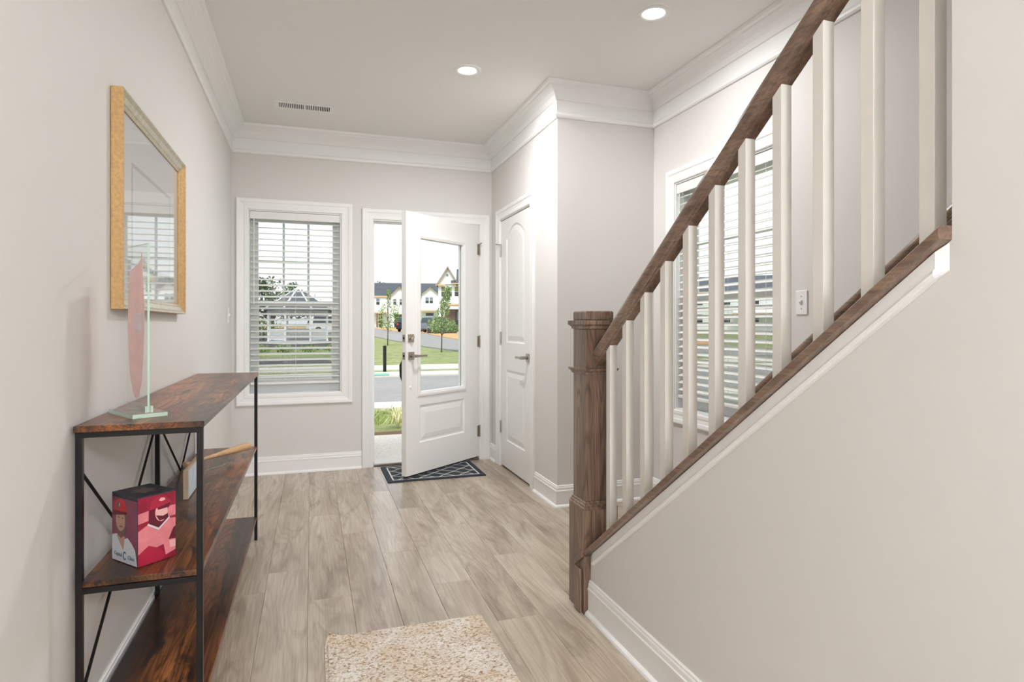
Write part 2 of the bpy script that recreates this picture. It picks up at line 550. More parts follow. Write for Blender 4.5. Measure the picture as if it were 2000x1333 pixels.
for k in range(-3, 14):
    x0 = -0.195 + k * PW
    x1 = x0 + PW
    if x1 < XL + 0.02 or x0 > XR - 0.02: continue
    x0c, x1c = max(x0, XL + 0.001), min(x1, XR - 0.001)
    j = known.get(k, 2.1 + (k * 0.37) % 1.2)
    while j - PL > 0.55: j -= PL
    ys = [0.551] + [j + i * PL for i in range(5)]
    top = YF - 0.001
    low = 0.551
    if x0c > XS + 0.1: low = 2.32
    elif x1c > XS:
        plank(x0c, XS + 0.02, 0.551, j if j < 2.28 else 2.28)
        if j < 2.28: plank(x0c, XS + 0.02, j, 2.28)
        low = 2.2805
    if x0c > XC - 0.0: top = YJ - 0.001
    elif x1c > XC: x1c = min(x1c, XC + 0.03)
    ys = sorted({max(low, min(top, y)) for y in ys + [low, top]})
    for a, b in zip(ys, ys[1:]):
        if b - a > 0.02: plank(x0c, x1c, a, b)
    if k == 9:  # right of the closet corner, in the alcove
        plank(XC + 0.0305, x0 + PW, 2.32, YJ - 0.001)

# crown moulding, one mitred run for each wall
CROWN = [(0, 2.541), (0.010, 2.541), (0.017, 2.549), (0.018, 2.560), (0.012, 2.571), (0.008, 2.575), (0.008, 2.655), (0.016, 2.658), (0.022, 2.668),
         (0.030, 2.684), (0.046, 2.704), (0.064, 2.718), (0.080, 2.726), (0.084, 2.733), (0.100, 2.738), (0.104, 2.746), (0.106, 2.7545), (0, 2.7545)]
cpath = [(XL, YB), (XL, YF), (XC, YF), (XC, YJ), (XR, YJ), (XR, -1.0)]
cl = ['left', 'front', 'closet', 'alcove', 'stair']
for i, (a, b) in enumerate(sweep(cpath, CROWN)):
    o = MB().loft([a, b]).build('trim_%d' % (i + 1), 'trim', smooth=False)
    tag(o, 'white crown moulding with a lower bead along the %s wall' % cl[i], 'moulding', kind='structure')

BASE = [(0, 0), (0.027, 0), (0.027, 0.004), (0.024, 0.012), (0.016, 0.019), (0.013, 0.019), (0.013, 0.098), (0.015, 0.100), (0.015, 0.108), (0.012, 0.112), (0.011, 0.127), (0.008, 0.132), (0.008, 0.138), (0.004, 0.141), (0, 0.141)]
def baseboard(names, path):
    segs = sweep(path, BASE)
    for nm, lb, (a, b) in zip(names[::2], names[1::2], segs):
        tag(MB().loft([a, b]).build(nm, 'trim'), lb, 'baseboard', kind='structure')
baseboard(['baseboard_left', 'white baseboard along the left wall behind the table', 'baseboard_front', 'white baseboard under the front window'],
          [(XL, YB), (XL, YF), (0.398, YF)])
baseboard(['baseboard_corner', 'stub of white baseboard between the two door casings', 'baseboard_corner_side', 'short white baseboard left of the closet casing'],
          [(1.506, YF), (XC, YF), (XC, 5.073)])
baseboard(['baseboard_closet', 'short white baseboard right of the closet door', 'baseboard_alcove', 'white baseboard on the alcove wall behind the newel', 'baseboard_right', 'white baseboard below the side window'],
          [(XC, 4.117), (XC, YJ), (XR, YJ), (XR, 2.34)])
baseboard(['baseboard_stair', 'white baseboard along the stair knee wall'], [(XS, 2.296), (XS, YB)])

# ------------------------------------------------------------------ casings, windows, doors
CAS = [(0, 0), (0, 0.009), (0.005, 0.012), (0.022, 0.013), (0.030, 0.011), (0.052, 0.014), (0.058, 0.018), (0.076, 0.020), (0.082, 0.019), (0.086, 0.015), (0.086, 0)]
def casing(parent, path, closed, name='casing'):
    """local frame of the parent: x along the wall, z up, -y into the room"""
    for a, b in sweep(path, CAS, closed, side=1):
        MB().loft([[(p, -h, q) for p, q, h in a], [(p, -h, q) for p, q, h in b]]).build(name, 'trim', parent)

def make_window(name, label, loc, rz, wd, z0, z1, meet):
    e = tag(empty(name, loc, rz), label, 'window', kind='structure')
    a = wd / 2
    casing(e, [(-a + 0.004, z0 + 0.004), (-a + 0.004, z1 - 0.004), (a - 0.004, z1 - 0.004), (a - 0.004, z0 + 0.004)], True)
    d = WT
    # jamb liner
    sub('jamb', e, 'vinyl', (-a, -a + 0.014, 0, d, z0, z1), (a - 0.014, a, 0, d, z0, z1), (-a + 0.014, a - 0.014, 0, d, z1 - 0.014, z1), (-a + 0.014, a - 0.014, 0, d, z0, z0 + 0.014))
    sub('frame', e, 'vinyl', (-a + 0.014, -a + 0.04, 0.085, 0.14, z0 + 0.014, z1 - 0.014), (a - 0.04, a - 0.014, 0.085, 0.14, z0 + 0.014, z1 - 0.014),
        (-a + 0.04, a - 0.04, 0.085, 0.14, z1 - 0.045, z1 - 0.014), (-a + 0.04, a - 0.04, 0.085, 0.14, z0 + 0.014, z0 + 0.05))
    b = a - 0.04
    # upper sash, outside
    s1 = sub('sash', e, 'vinyl', (-b, -b + 0.03, 0.112, 0.136, meet - 0.02, z1 - 0.045), (b - 0.03, b, 0.112, 0.136, meet - 0.02, z1 - 0.045),
             (-b + 0.03, b - 0.03, 0.112, 0.136, z1 - 0.08, z1 - 0.045), (-b + 0.03, b - 0.03, 0.112, 0.136, meet - 0.02, meet + 0.025))
    g0, g1 = meet + 0.025, z1 - 0.08
    sub('pane', s1, 'glass', (-b + 0.03, b - 0.03, 0.122, 0.125, g0, g1))
    for k in (-1, 1):
        x = k * (b - 0.03) / 3
        sub('muntin', s1, 'vinyl', (x - 0.009, x + 0.009, 0.1255, 0.131, g0, g1))
    zm = (g0 + g1) / 2 + 0.0
    for k in (-1, 0, 1):
        x = k * (b - 0.03) * 2 / 3
        q = (b - 0.03) / 3 - 0.009 if k == 0 else (b - 0.03) / 3
        xa, xb = x - (b - 0.03) / 3 + (0.009 if k > -1 else 0), x + (b - 0.03) / 3 - (0.009 if k < 1 else 0)
        sub('muntin', s1, 'vinyl', (xa, xb, 0.1255, 0.131, zm - 0.009, zm + 0.009))
    # lower sash, inside
    s2 = sub('sash', e, 'vinyl', (-b, -b + 0.036, 0.087, 0.111, z0 + 0.05, meet + 0.02), (b - 0.036, b, 0.087, 0.111, z0 + 0.05, meet + 0.02),
             (-b + 0.036, b - 0.036, 0.087, 0.111, meet - 0.02, meet + 0.02), (-b + 0.036, b - 0.036, 0.087, 0.111, z0 + 0.05, z0 + 0.11))
    sub('pane', s2, 'glass', (-b + 0.036, b - 0.036, 0.098, 0.101, z0 + 0.11, meet - 0.02))
    sub('insect_screen', e, 'screen', (-b, b, 0.1385, 0.1388, z0 + 0.05, meet - 0.02))
    return e

def make_blind(name, label, loc, rz, wd, z0, z1, tilt):
    """2 inch slat blind hung inside the jambs"""
    e = tag(empty(name, loc, rz), label, 'blind', 'slatted window blinds')
    a = wd / 2 - 0.019
    m = MB().box(-a - 0.003, a + 0.003, 0.006, 0.012, z1 - 0.076, z1 - 0.016).box(-a, a, 0.0122, 0.06, z1 - 0.06, z1 - 0.016)
    m.build('valance', 'slat', e, bevel=0.002)
    zt, zb = z1 - 0.095, z0 + 0.095
    n = int(round((zt - zb) / 0.0456))
    pitch = (zt - zb) / n
    me = None
    for i in range(n):
        z = zt - i * pitch
        if me is None:
            m = MB()
            c, s = math.cos(tilt), math.sin(tilt)
            hw, th = 0.025, 0.0019
            prof = [(-hw, -th), (hw, -th), (hw, th), (0, th + 0.0008), (-hw, th)]
            m.loft([[(x, p * c - q * s, p * s + q * c) for p, q in prof] for x in (-a, a)])
            o = m.build('slat', 'slat', e); me = o.data
        else:
            o = bpy.data.objects.new('slat', me); col.objects.link(o); o.parent = e
        o.location = (0, 0.036, z)
    sub('bottom_rail', e, 'slat', (-a, a, 0.012, 0.060, zb - 0.014, zb + 0.004), bevel=0.003)
    for x in (-a + 0.06, 0.0, a - 0.06):
        m = MB()
        for y in (0.0095, 0.0625):
            m.box(x - 0.0008, x + 0.0008, y - 0.0006, y + 0.0006, zb - 0.01, z1 - 0.06)
        m.build('ladder_cord', 'slat', e)
    sub('tilt_wand', e, 'slat', (-a + 0.025, -a + 0.031, 0.001, 0.0055, z1 - 0.75, z1 - 0.078), bevel=0.001)
    return e

wc, wd1 = (W1[0] + W1[1]) / 2, W1[1] - W1[0]
make_window('window_1', 'white double-hung window beside the front door', (wc, YF, 0), 0, wd1, W1[2], W1[3], 1.362)
make_blind('window_blind', 'open white slatted blind in the front wall window', (wc, YF, 0), 0, wd1, W1[2], W1[3], R(14))
wc2, wd2 = (W2[0] + W2[1]) / 2, W2[1] - W2[0]
make_window('window_2', 'tall double-hung window behind the stair balusters', (XR, wc2, 0), R(-90), wd2, W2[2], W2[3], 1.362)
make_blind('window_blind', 'white slatted blind in the side window behind the stair balusters', (XR, wc2, 0), R(-90), wd2, W2[2], W2[3], R(25))

def ring(m, x0, x1, z0, z1, levels):
    """nested rectangular outlines in local door coords; levels (inset, y)"""
    loops = [[(x0 + i, y, z0 + i), (x1 - i, y, z0 + i), (x1 - i, y, z1 - i), (x0 + i, y, z1 - i)] for i, y in levels]
    m.loft(loops, cap=False)
    n = len(m.v)
    m.f.append((n - 4, n - 3, n - 2, n - 1))
    return m

def lever(name, parent, x, z, y, direction, rot=0):
    """square rose with neck and flat lever; local door coords, room side is -y"""
    m = MB().box(x - 0.031, x + 0.031, y - 0.009, y, z - 0.031, z + 0.031)
    o = m.build(name, 'nickel', parent, bevel=0.002)
    m = MB().lathe([(0.012, 0), (0.012, -0.045), (0.010, -0.05)], (x, y - 0.009, z), 'y', 14)
    m.box(x - 0.011, x + 0.011, y - 0.068, y - 0.054, z - 0.011, z + 0.011)
    m.box(x + 0.011 * direction, x + 0.115 * direction, y - 0.066, y - 0.057, z - 0.009, z + 0.009)
    m.build('lever', 'nickel', o, bevel=0.002)
    return o

def hinge(parent, x, y, z, rz=0.0, pin=False):
    m = MB().lathe([(0.0065, -0.05), (0.0065, 0.05), (0.004, 0.054)], (x, y, z), 'z', 10)
    m.box(x - 0.03, x + 0.0, y + 0.004, y + 0.0065, z - 0.048, z + 0.048)
    if pin:
        m.tube([(x, y, z + 0.05), (x - 0.02, y - 0.03, z + 0.052)], 0.003, 6)
        m.lathe([(0.006, 0), (0.006, 0.012)], (x - 0.02, y - 0.036, z + 0.052), 'y', 8)
    return m.build('hinge', 'nickel', parent)

# ---- front door frame
fr = tag(empty('trim_6', (0, YF, 0)), 'white casing and jambs around the open front door', 'door frame', kind='structure')
a0, a1, zt = 0.487, 1.418, 2.074
casing(fr, [(a0, 0), (a0, zt), (a1, zt), (a1, 0)], False)
sub('jamb', fr, 'trim', (0.475, 0.495, 0.0, WT, 0, 2.085), bevel=0.002)
sub('jamb', fr, 'trim', (1.410, 1.430, 0.0, WT, 0, 2.085), bevel=0.002)
sub('head_jamb', fr, 'trim', (0.495, 1.410, 0.0, WT, 2.064, 2.085))
sub('door_stop', fr, 'trim', (0.495, 0.507, 0.05, 0.09, 0.03, 2.064), (1.398, 1.410, 0.05, 0.09, 0.03, 2.064), (0.507, 1.398, 0.05, 0.09, 2.052, 2.064))
sub('threshold', fr, 'nickel', (0.495, 1.410, 0.012, 0.19, 0.0, 0.022), bevel=0.006)
# ---- front door leaf, hinged on the right, swung into the hall
fd = tag(empty('door_1', (1.405, 5.233, 0.034), R(37.5)), 'open white front door with tall glass pane and lower panel', 'door', kind='structure')
DW, DH, DT = 0.909, 2.026, 0.045
# local: leaf runs from x=-DW (free edge) to 0 (hinge), room face at y=0, thickness to +DT
GX0, GX1, GZ0, GZ1 = -0.772, -0.200, 0.612, 1.856
PX0, PX1, PZ0, PZ1 = -0.757, -0.200, 0.236, 0.528
m = MB()
for u0, u1, q0, q1 in wall_cells(-DW, 0, 0, DH, [(GX0, GX1, GZ0, GZ1), (PX0, PX1, PZ0, PZ1)]): m.box(u0, u1, 0, DT, q0, q1)
m.build('leaf', 'door', fd)
sub('bottom_sweep', fd, 'black', (-DW + 0.004, -0.004, 0.008, DT - 0.008, -0.012, -0.0002))
m = MB(); ring(m, PX0, PX1, PZ0, PZ1, [(0, 0.0), (0.010, 0.009), (0.022, 0.009), (0.034, 0.006), (0.062, 0.0015)])
m.build('panel', 'door', fd)
m = MB(); ring(m, PX0, PX1, PZ0, PZ1, [(0, DT), (0.010, DT - 0.009), (0.022, DT - 0.009), (0.062, DT - 0.0015)])
m.build('panel', 'door', fd)
for yy, sg in ((0.0, -1), (DT, 1)):
    MB().loft([[(GX0 + i, yy + sg * y, GZ0 + i), (GX1 - i, yy + sg * y, GZ0 + i), (GX1 - i, yy + sg * y, GZ1 - i), (GX0 + i, yy + sg * y, GZ1 - i)]
               for i, y in [(-0.012, 0.0), (-0.012, 0.010), (0.004, 0.012), (0.022, 0.006), (0.026, -0.019)]], cap=False).build('glass_frame', 'door', fd)
sub('pane', fd, 'glass', (GX0 + 0.02, GX1 - 0.02, 0.0195, 0.0255, GZ0 + 0.02, GZ1 - 0.02))
db = sub('deadbolt', fd, 'nickel', (-0.859 - 0.030, -0.859 + 0.030, -0.009, 0, 1.054 - 0.030, 1.054 + 0.030), bevel=0.002)
mm = MB(); mm.lathe([(0.011, -0.009), (0.011, -0.018)], (-0.859, 0, 1.054), 'y', 12)
mm.bar((-0.872, -0.024, 1.040), (-0.846, -0.024, 1.068), 0.010, 0.012, up=(0, 1, 0))
mm.build('thumb_turn', 'nickel', db, bevel=0.002)
lever('lever_handle', fd, -0.856, 0.918, 0, 1)
MB().lathe([(0.0, -0.006), (0.009, -0.005), (0.011, 0.0)], (-0.859, 0, 0.678), 'y', 14).build('cover_plug', 'vinyl', fd)
for zz in (1.054, 0.918):
    p = sub('latch_plate', fd, 'nickel', (-DW - 0.0012, -DW, 0.010, 0.035, zz - 0.028, zz + 0.028))
    sub('bolt', p, 'black', (-DW - 0.004, -DW - 0.0012, 0.017, 0.028, zz - 0.009, zz + 0.009))
m = MB()
pts = [(-0.856, DT + 0.004, 0.90), (-0.862, DT + 0.035, 0.885), (-0.866, DT + 0.055, 0.84), (-0.866, DT + 0.052, 0.76), (-0.862, DT + 0.03, 0.70), (-0.858, DT + 0.004, 0.69)]
m.tube(pts, [0.008, 0.009, 0.010, 0.010, 0.009, 0.008], 10)
m.build('exterior_pull', 'black', fd, smooth=True)
for zz, pn in ((1.82, True), (1.01, False), (0.222, False)):
    hinge(fd, 0.004, -0.006, zz, pin=pn)

# ---- closet door
cf = tag(empty('trim_7', (XC, (D2[0] + D2[1]) / 2, 0), R(-90)), 'white casing around the narrow closet door', 'door frame', kind='structure')
hw = (D2[1] - D2[0]) / 2
casing(cf, [(-hw + 0.012, 0), (-hw + 0.012, 2.075), (hw - 0.012, 2.075), (hw - 0.012, 0)], False)
sub('jamb', cf, 'trim', (-hw, -hw + 0.018, 0, 0.115, 0, 2.085))
sub('jamb', cf, 'trim', (hw - 0.018, hw, 0, 0.115, 0, 2.085))
sub('head_jamb', cf, 'trim', (-hw + 0.018, hw - 0.018, 0, 0.115, 2.067, 2.085))
cd = tag(empty('door_2', (XC + 0.004, (D2[0] + D2[1]) / 2, 0), R(-90)), 'closed white closet door with arched upper panel', 'door', kind='structure')
dw = hw - 0.021
Z0, Z1 = 0.014, 2.063
lx = dw - 0.140           # panel half width
up0, up1, rise = 1.045, 1.900, 0.095
lo0, lo1 = 0.235, 0.822
NA = 16
def arch(inset, y):
    a = lx - inset
    pts = [(-a, y, up0 + inset), (a, y, up0 + inset)]
    for k in range(NA + 1):
        t = k / NA
        x = a - 2 * a * t
        # flat shoulders, segmental rise between
        zz = up1 - inset + rise * (math.sin(math.pi * t) ** 0.85 if 0 < t < 1 else 0)
        pts.append((x, y, zz))
    return pts
m = MB()
# front skin around the two panels
for u0, u1, q0, q1 in wall_cells(-dw, dw, Z0, Z1, [(-lx, lx, lo0, lo1), (-lx, lx, up0, up1 + rise + 0.01)]):
    m.box(u0, u1, 0, 0.034, q0, q1)
ap = arch(0, 0)[2:]
top = up1 + rise + 0.01
for p, q in zip(ap, ap[1:]):
    m.add([p, q, (q[0], 0, top), (p[0], 0, top)], [(0, 1, 2, 3)])
m.build('leaf', 'door', cd)
m = MB(); ring(m, -lx, lx, lo0, lo1, [(0, 0), (0.010, 0.008), (0.020, 0.008), (0.030, 0.005), (0.055, 0.001)])
m.build('panel', 'door', cd)
m = MB(); m.loft([arch(i, y) for i, y in [(0, 0), (0.010, 0.008), (0.020, 0.008), (0.030, 0.005), (0.055, 0.001)]], cap=False)
n = NA + 3
m.f.append(tuple(range(len(m.v) - n, len(m.v))))
m.build('panel', 'door', cd)
sub('back_skin', cd, 'door', (-dw, dw, 0.0345, 0.036, Z0, Z1))
lever('lever_handle', cd, dw - 0.062, 0.945, 0, -1)
for zz, pn in ((1.82, True), (1.08, False), (0.33, False)):
    h_ = hinge(cd, -dw - 0.002, -0.006, zz, pin=pn)

# ------------------------------------------------------------------ staircase
st = tag(empty('staircase', (1.7, 2.3, 0)), 'stair flight with stained treads and white risers behind the knee wall', 'staircase')
RISE, RUN, NOSE = 0.190, 0.2575, 2.29
for k in range(1, 13):
    z = RISE * k
    y = NOSE - RUN * (k - 1)
    o = MB().box(XS + 0.132, XR - 0.002, y - RUN - 0.02, y, z - 0.026, z).build('tread', 'stain_y', st, bevel=0.006)
    o.location = (-1.7, -2.3, 0)
    o = MB().box(XS + 0.132, XR - 0.002, y - 0.037, y - 0.022, z - RISE, z - 0.0265).build('riser', 'trim', st)
    o.location = (-1.7, -2.3, 0)

def raked(m, prof, y0, y1, z23):
    """prof (x, dz) vertical section swept up the rake between y0 and y1; z23 is its height at y=2.3"""
    return m.loft([[(x, y, z23 + SL * (2.3 - y) + dz) for x, dz in prof] for y in (y0, y1)])

XN = 1.140
cap = tag(empty('stair_cap', (XS, 2.3, 0)), 'stained oak cap running up the top of the knee wall', 'stair trim', kind='structure')
def under(o, e):
    o.location = tuple(-v for v in e.location); o.parent = e; return o
e_ = 0.006
CP = [(1.058, -0.008), (1.060, -0.014), (1.0915, -0.014), (1.2185, -0.014), (1.222, -0.008), (1.222, 0.006), (1.217, 0.011), (1.063, 0.011), (1.058, 0.006)]
under(raked(MB(), CP, 2.2965, YE - 0.0, 0.250).build('cap_board', 'stain_y'), cap)
m = MB()
strip = [(-0.008, 0), ]
m.loft([[(x, y, 0.250 + SL * (2.3 - y) + dz) for x, dz in [(1.052, -0.014), (1.0615, -0.014), (1.0615, 0.011), (1.055, 0.011), (1.052, 0.008)]] for y in (2.374, 2.2966)])
under(m.build('cap_return', 'stain_y'), cap)
under(MB().box(1.050, 1.0615, 2.316, 2.3735, 0.001, 0.181).build('end_strip', 'stain', bevel=0.003), cap)
m = MB().box(XS - 0.014, XS - 0.0005, 2.262, 2.2965, 0.1425, 0.23)
# white rake band with a bead on its lower edge
RB = [(XS - 0.0005, -0.016), (XS - 0.010, -0.016), (XS - 0.010, -0.047), (XS - 0.014, -0.049), (XS - 0.016, -0.054), (XS - 0.015, -0.060), (XS - 0.010, -0.064), (XS - 0.0005, -0.066)]
m = MB().loft([[(x, y, 0.250 + SL * (2.3 - y) + dz) for x, dz in RB] for y in (2.262, YE + 0.024)] +
              [[(XS - 0.0006 + (x - XS) * 0.05, YE + 0.004, 0.250 + SL * (2.3 - YE - 0.004) + dz) for x, dz in RB]])
rk = m.build('trim_8', 'trim')
tag(rk, 'white beaded rake trim under the stair cap', 'moulding', kind='structure')

# newel post
nw = tag(empty('newel_post', (XN, 2.375, 0)), 'square stained oak newel post with box cap at the stair foot', 'newel post')
def sq(h0, h1, r0, r1=None):
    r1 = r0 if r1 is None else r1
    return [[(-r0, -r0, h0), (r0, -r0, h0), (r0, r0, h0), (-r0, r0, h0)], [(-r1, -r1, h1), (r1, -r1, h1), (r1, r1, h1), (-r1, r1, h1)]]
def stack(levels):
    return [[(-r, -r, h), (r, -r, h), (r, r, h), (-r, r, h)] for r, h in levels]
MB().loft(stack([(0.077, 0.0), (0.077, 0.425)])).build('base_block', 'stain', nw, bevel=0.0015)
MB().loft(stack([(0.077, 0.4255), (0.077, 0.433), (0.073, 0.437), (0.073, 0.443), (0.068, 0.448), (0.068, 0.454), (0.0632, 0.458)])).build('base_moulding', 'stain', nw)
MB().loft(stack([(0.063, 0.4585), (0.063, 1.172)])).build('shaft', 'stain', nw, bevel=0.0015)
m = MB()
# collar: four mitred strips in one continuous ring
lv = [(0.0632, 0.983), (0.068, 0.985), (0.071, 0.993), (0.078, 1.000), (0.081, 1.008), (0.0632, 1.0105)]
m.loft(stack(lv), cap=False)
m.build('collar', 'stain', nw)
MB().loft(stack([(0.0632, 1.1725), (0.068, 1.174), (0.071, 1.184), (0.077, 1.189), (0.081, 1.192), (0.081, 1.208), (0.066, 1.2105)])).build('cap_moulding', 'stain', nw)
MB().loft(stack([(0.064, 1.211), (0.064, 1.2445), (0.060, 1.2485), (0.0, 1.252)][:3])).build('cap_block', 'stain', nw, bevel=0.003)
MB().lathe([(0.0, -0.004), (0.004, -0.003), (0.005, 0.0)], (-0.03, -0.0775, 0.305), 'y', 10).build('screw_cap', 'nickel', nw)

# hand rail
RP = [(-0.0175, 0), (-0.0175, 0.011), (-0.022, 0.013), (-0.0225, 0.020), (-0.027, 0.026), (-0.0305, 0.038), (-0.031, 0.050), (-0.028, 0.063), (-0.020, 0.072), (-0.008, 0.0765)]
RP = RP + [(-x, z) for x, z in RP[::-1]]
hr = tag(empty('stair_handrail', (XN, 2.3, 0)), 'moulded stained handrail climbing from the newel over the balusters', 'handrail')
under(raked(MB(), [(XN + x, z) for x, z in RP], 2.3115, YE + 0.0, 1.027).build('rail', 'stain_y', bevel=0.0), hr)
# balusters
BW = 0.016
ord_ = ['first', 'second', 'third', 'fourth', 'fifth', 'sixth', 'seventh', 'eighth', 'ninth', 'tenth', 'eleventh', 'twelfth']
for k in range(11):
    yc = 2.2045 - 0.1332 * k
    zb = lambda y: 0.261 + SL * (2.3 - y)
    ztp = lambda y: 1.027 + SL * (2.3 - y)
    m = MB()
    lo = [(XN - BW, yc - BW), (XN + BW, yc - BW), (XN + BW, yc + BW), (XN - BW, yc + BW)]
    m.loft([[(x, y, zb(y)) for x, y in lo], [(x, y, ztp(y)) for x, y in lo]])
    o = m.build('stair_baluster', 'bal', origin=(XN, yc, zb(yc)), bevel=0.0012)
    tag(o, 'white square stair baluster, %s up from the newel post' % ord_[k], 'baluster', 'white stair balusters')
# wall rail on the far side
wr = tag(empty('wall_handrail', (XR - 0.06, 2.3, 0)), 'dark stained handrail fixed along the wall above the stairs', 'handrail')
XW = XR - 0.065
under(raked(MB(), [(XW + x * 0.8, z * 0.8) for x, z in RP], 2.62, YE - 0.6, 1.035).build('rail', 'stain_y'), wr)
for yb in (2.4, 1.3, 0.4):
    z = 1.035 + SL * (2.3 - yb)
    under(MB().tube([(XW, yb, z - 0.0), (XW + 0.01, yb, z - 0.04), (XR - 0.012, yb, z - 0.055)], 0.006, 8).lathe([(0.025, -0.008), (0.022, 0.0)], (XR - 0.001, yb, z - 0.055), 'x', 14).build('bracket', 'nickel'), wr)

# ------------------------------------------------------------------ ceiling fixtures, switches
def downlight(label, x, y, power):
    e = tag(empty('recessed_light', (x, y, ZC)), label, 'ceiling light', 'recessed ceiling lights')
    MB().loft([[(r * math.cos(2 * math.pi * k / 32), r * math.sin(2 * math.pi * k / 32), z) for k in range(32)] for r, z in
               [(0.083, -0.0005), (0.083, -0.004), (0.078, -0.008), (0.062, -0.009), (0.055, -0.0045)]], cap=False).build('trim_ring', 'switch', e, smooth=True)
    MB().lathe([(0.055, -0.0035), (0.055, -0.0042)], (0, 0, 0), 'z', 32).build('lens', 'lens', e)
    ld = bpy.data.lights.new('lamp', 'AREA')
    ld.shape = 'DISK'; ld.size = 0.105; ld.energy = power; ld.spread = R(176); ld.color = (0.98, 0.98, 1.0)
    lo = bpy.data.objects.new('lamp', ld); col.objects.link(lo)
    lo.parent = e; lo.location = (0, 0, -0.0105)
downlight('lit recessed ceiling light nearer the front door', 0.91, 3.66, LAMP_W * 0.64)
downlight('lit recessed ceiling light nearer the staircase', 1.63, 2.70, LAMP_W * 0.22)
downlight('added fill downlight over the unseen hall behind the viewer', 0.25, -2.2, LAMP_W * 0.8)  # lamp added out of view to fill the hall with light
downlight('added fill downlight at the unseen far back of the hall', 0.25, -3.4, LAMP_W * 0.8)  # second added lamp, unseen, for more fill
M['globe'] = emit('fill_globe_glow', (0.965, 0.98, 1.0), FILL_GLOBE)
gp = tag(empty('fill_globe', (0.70, -1.5, ZC)), 'added fill-light globe hanging in the unseen hall behind the viewer', 'fill light')  # glowing globe added out of view to brighten walls and ceiling
MB().lathe([(0.06, -0.001), (0.06, -0.02), (0.03, -0.03)], (0, 0, 0), 'z', 20).build('canopy', 'nickel', gp)
MB().tube([(0, 0, -0.03), (0, 0, -0.45)], 0.006, 8).build('stem', 'nickel', gp)
MB().lathe([(0.15 * math.sin(R(a)), -0.60 + 0.15 * math.cos(R(a))) for a in range(8, 180, 12)], (0, 0, 0), 'z', 24).build('globe', 'globe', gp, smooth=True)

vt = tag(empty('ceiling_vent', (-0.045, 4.64, ZC)), 'white rectangular louvred air vent in the ceiling', 'air vent')
m = MB()
for a, b, c, d in wall_cells(-0.205, 0.205, -0.075, 0.075, [(-0.172, -0.008, -0.05, 0.05), (0.008, 0.172, -0.05, 0.05)]): m.box(a, b, c, d, -0.006, -0.0005)
m.build('frame', 'switch', vt)
sub('duct_shade', vt, 'dark', (-0.172, 0.172, -0.05, 0.05, -0.0015, -0.0006))  # near-black sheet, paints the shade seen between the louvres
for s in (-1, 1):
    m = MB()
    for k in range(13):
        x = s * (0.016 + 0.0123 * k)
        m.add([(x - 0.0035, -0.05, -0.0055), (x + 0.0022, -0.05, -0.0018), (x + 0.0022, 0.05, -0.0018), (x - 0.0035, 0.05, -0.0055),
               (x - 0.0025, -0.05, -0.006), (x + 0.0032, -0.05, -0.0023), (x + 0.0032, 0.05, -0.0023), (x - 0.0025, 0.05, -0.006)],
              [(0, 1, 2, 3), (4, 7, 6, 5), (0, 4, 5, 1), (2, 6, 7, 3), (0, 3, 7, 4), (1, 5, 6, 2)])
    tag(m.build('louvre_bank', 'switch', vt), kind='stuff')

def light_switch(label, loc, rz):
    e = tag(empty('light_switch', loc, rz), label, 'light switch')
    sub('plate', e, 'switch', (-0.036, 0.036, -0.006, -0.0002, -0.0585, 0.0585), bevel=0.003)
    m = MB().add([(-0.005, -0.006, -0.012), (0.005, -0.006, -0.012), (0.005, -0.006, 0.012), (-0.005, -0.006, 0.012),
                  (-0.004, -0.017, 0.003), (0.004, -0.017, 0.003), (0.004, -0.015, 0.011), (-0.004, -0.015, 0.011)],
                 [(0, 1, 5, 4), (1, 2, 6, 5), (2, 3, 7, 6), (3, 0, 4, 7), (4, 5, 6, 7)])
    m.build('toggle', 'switch', e)
    for z in (-0.03, 0.03):
        MB().lathe([(0.003, -0.0072), (0.0035, -0.006)], (0, 0, z), 'y', 8).build('screw', 'nickel', e)
light_switch('white toggle switch plate on the stair wall right of the window', (XR, 2.365, 1.297), R(-90))
light_switch('white toggle switch plate at the far end of the left wall', (XL, 5.03, 1.262), R(90))

# ------------------------------------------------------------------ picture frame on the left wall
pf = tag(empty('framed_print', (XL, 2.70, 1.588), R(90)), 'gold framed print behind glass hanging on the left wall', 'picture frame')
# local x along +y world? rz=90 maps local x to +y and local -y to +x (into the room)
fw, fh = 0.50, 0.348
FPROF = [(0.0, 0.002), (0.0, 0.014), (0.004, 0.017), (0.010, 0.018), (0.014, 0.022), (0.030, 0.028), (0.038, 0.036), (0.043, 0.037), (0.045, 0.034), (0.045, 0.002)]
pth = [(-fw + 0.045, -fh + 0.045), (-fw + 0.045, fh - 0.045), (fw - 0.045, fh - 0.045), (fw - 0.045, -fh + 0.045)]
for a, b in sweep(pth, FPROF, True, side=1):
    A = [(p, -h, q) for p, q, h in a]; B = [(p, -h, q) for p, q, h in b]
    n = len(A)
    mb = MB(); mb.loft([A, B])
    o = mb.build('frame_rail', 'silver', pf)
    o.data.materials.append(M['gold'])
    upright = abs(a[0][0] - b[0][0]) < 0.01
    for pl in o.data.polygons:
        if upright or abs(pl.normal.y) < 0.35: pl.material_index = 1
sub('backing', pf, 'dark', (-fw + 0.03, fw - 0.03, -0.006, -0.0025, -fh + 0.03, fh - 0.03))
sub('mat_board', pf, 'paper', (-fw + 0.045, fw - 0.045, -0.009, -0.0062, -fh + 0.045, fh - 0.045))
pr = sub('print', pf, 'ink', (-0.30, 0.30, -0.0098, -0.0091, -0.20, 0.16))
sub('print_sheet', pr, 'paper', (-0.285, 0.285, -0.0101, -0.0099, -0.185, 0.145))
sub('glass', pf, 'pic_glass', (-fw + 0.045, fw - 0.045, -0.0125, -0.0105, -fh + 0.045, fh - 0.045))
m = MB()

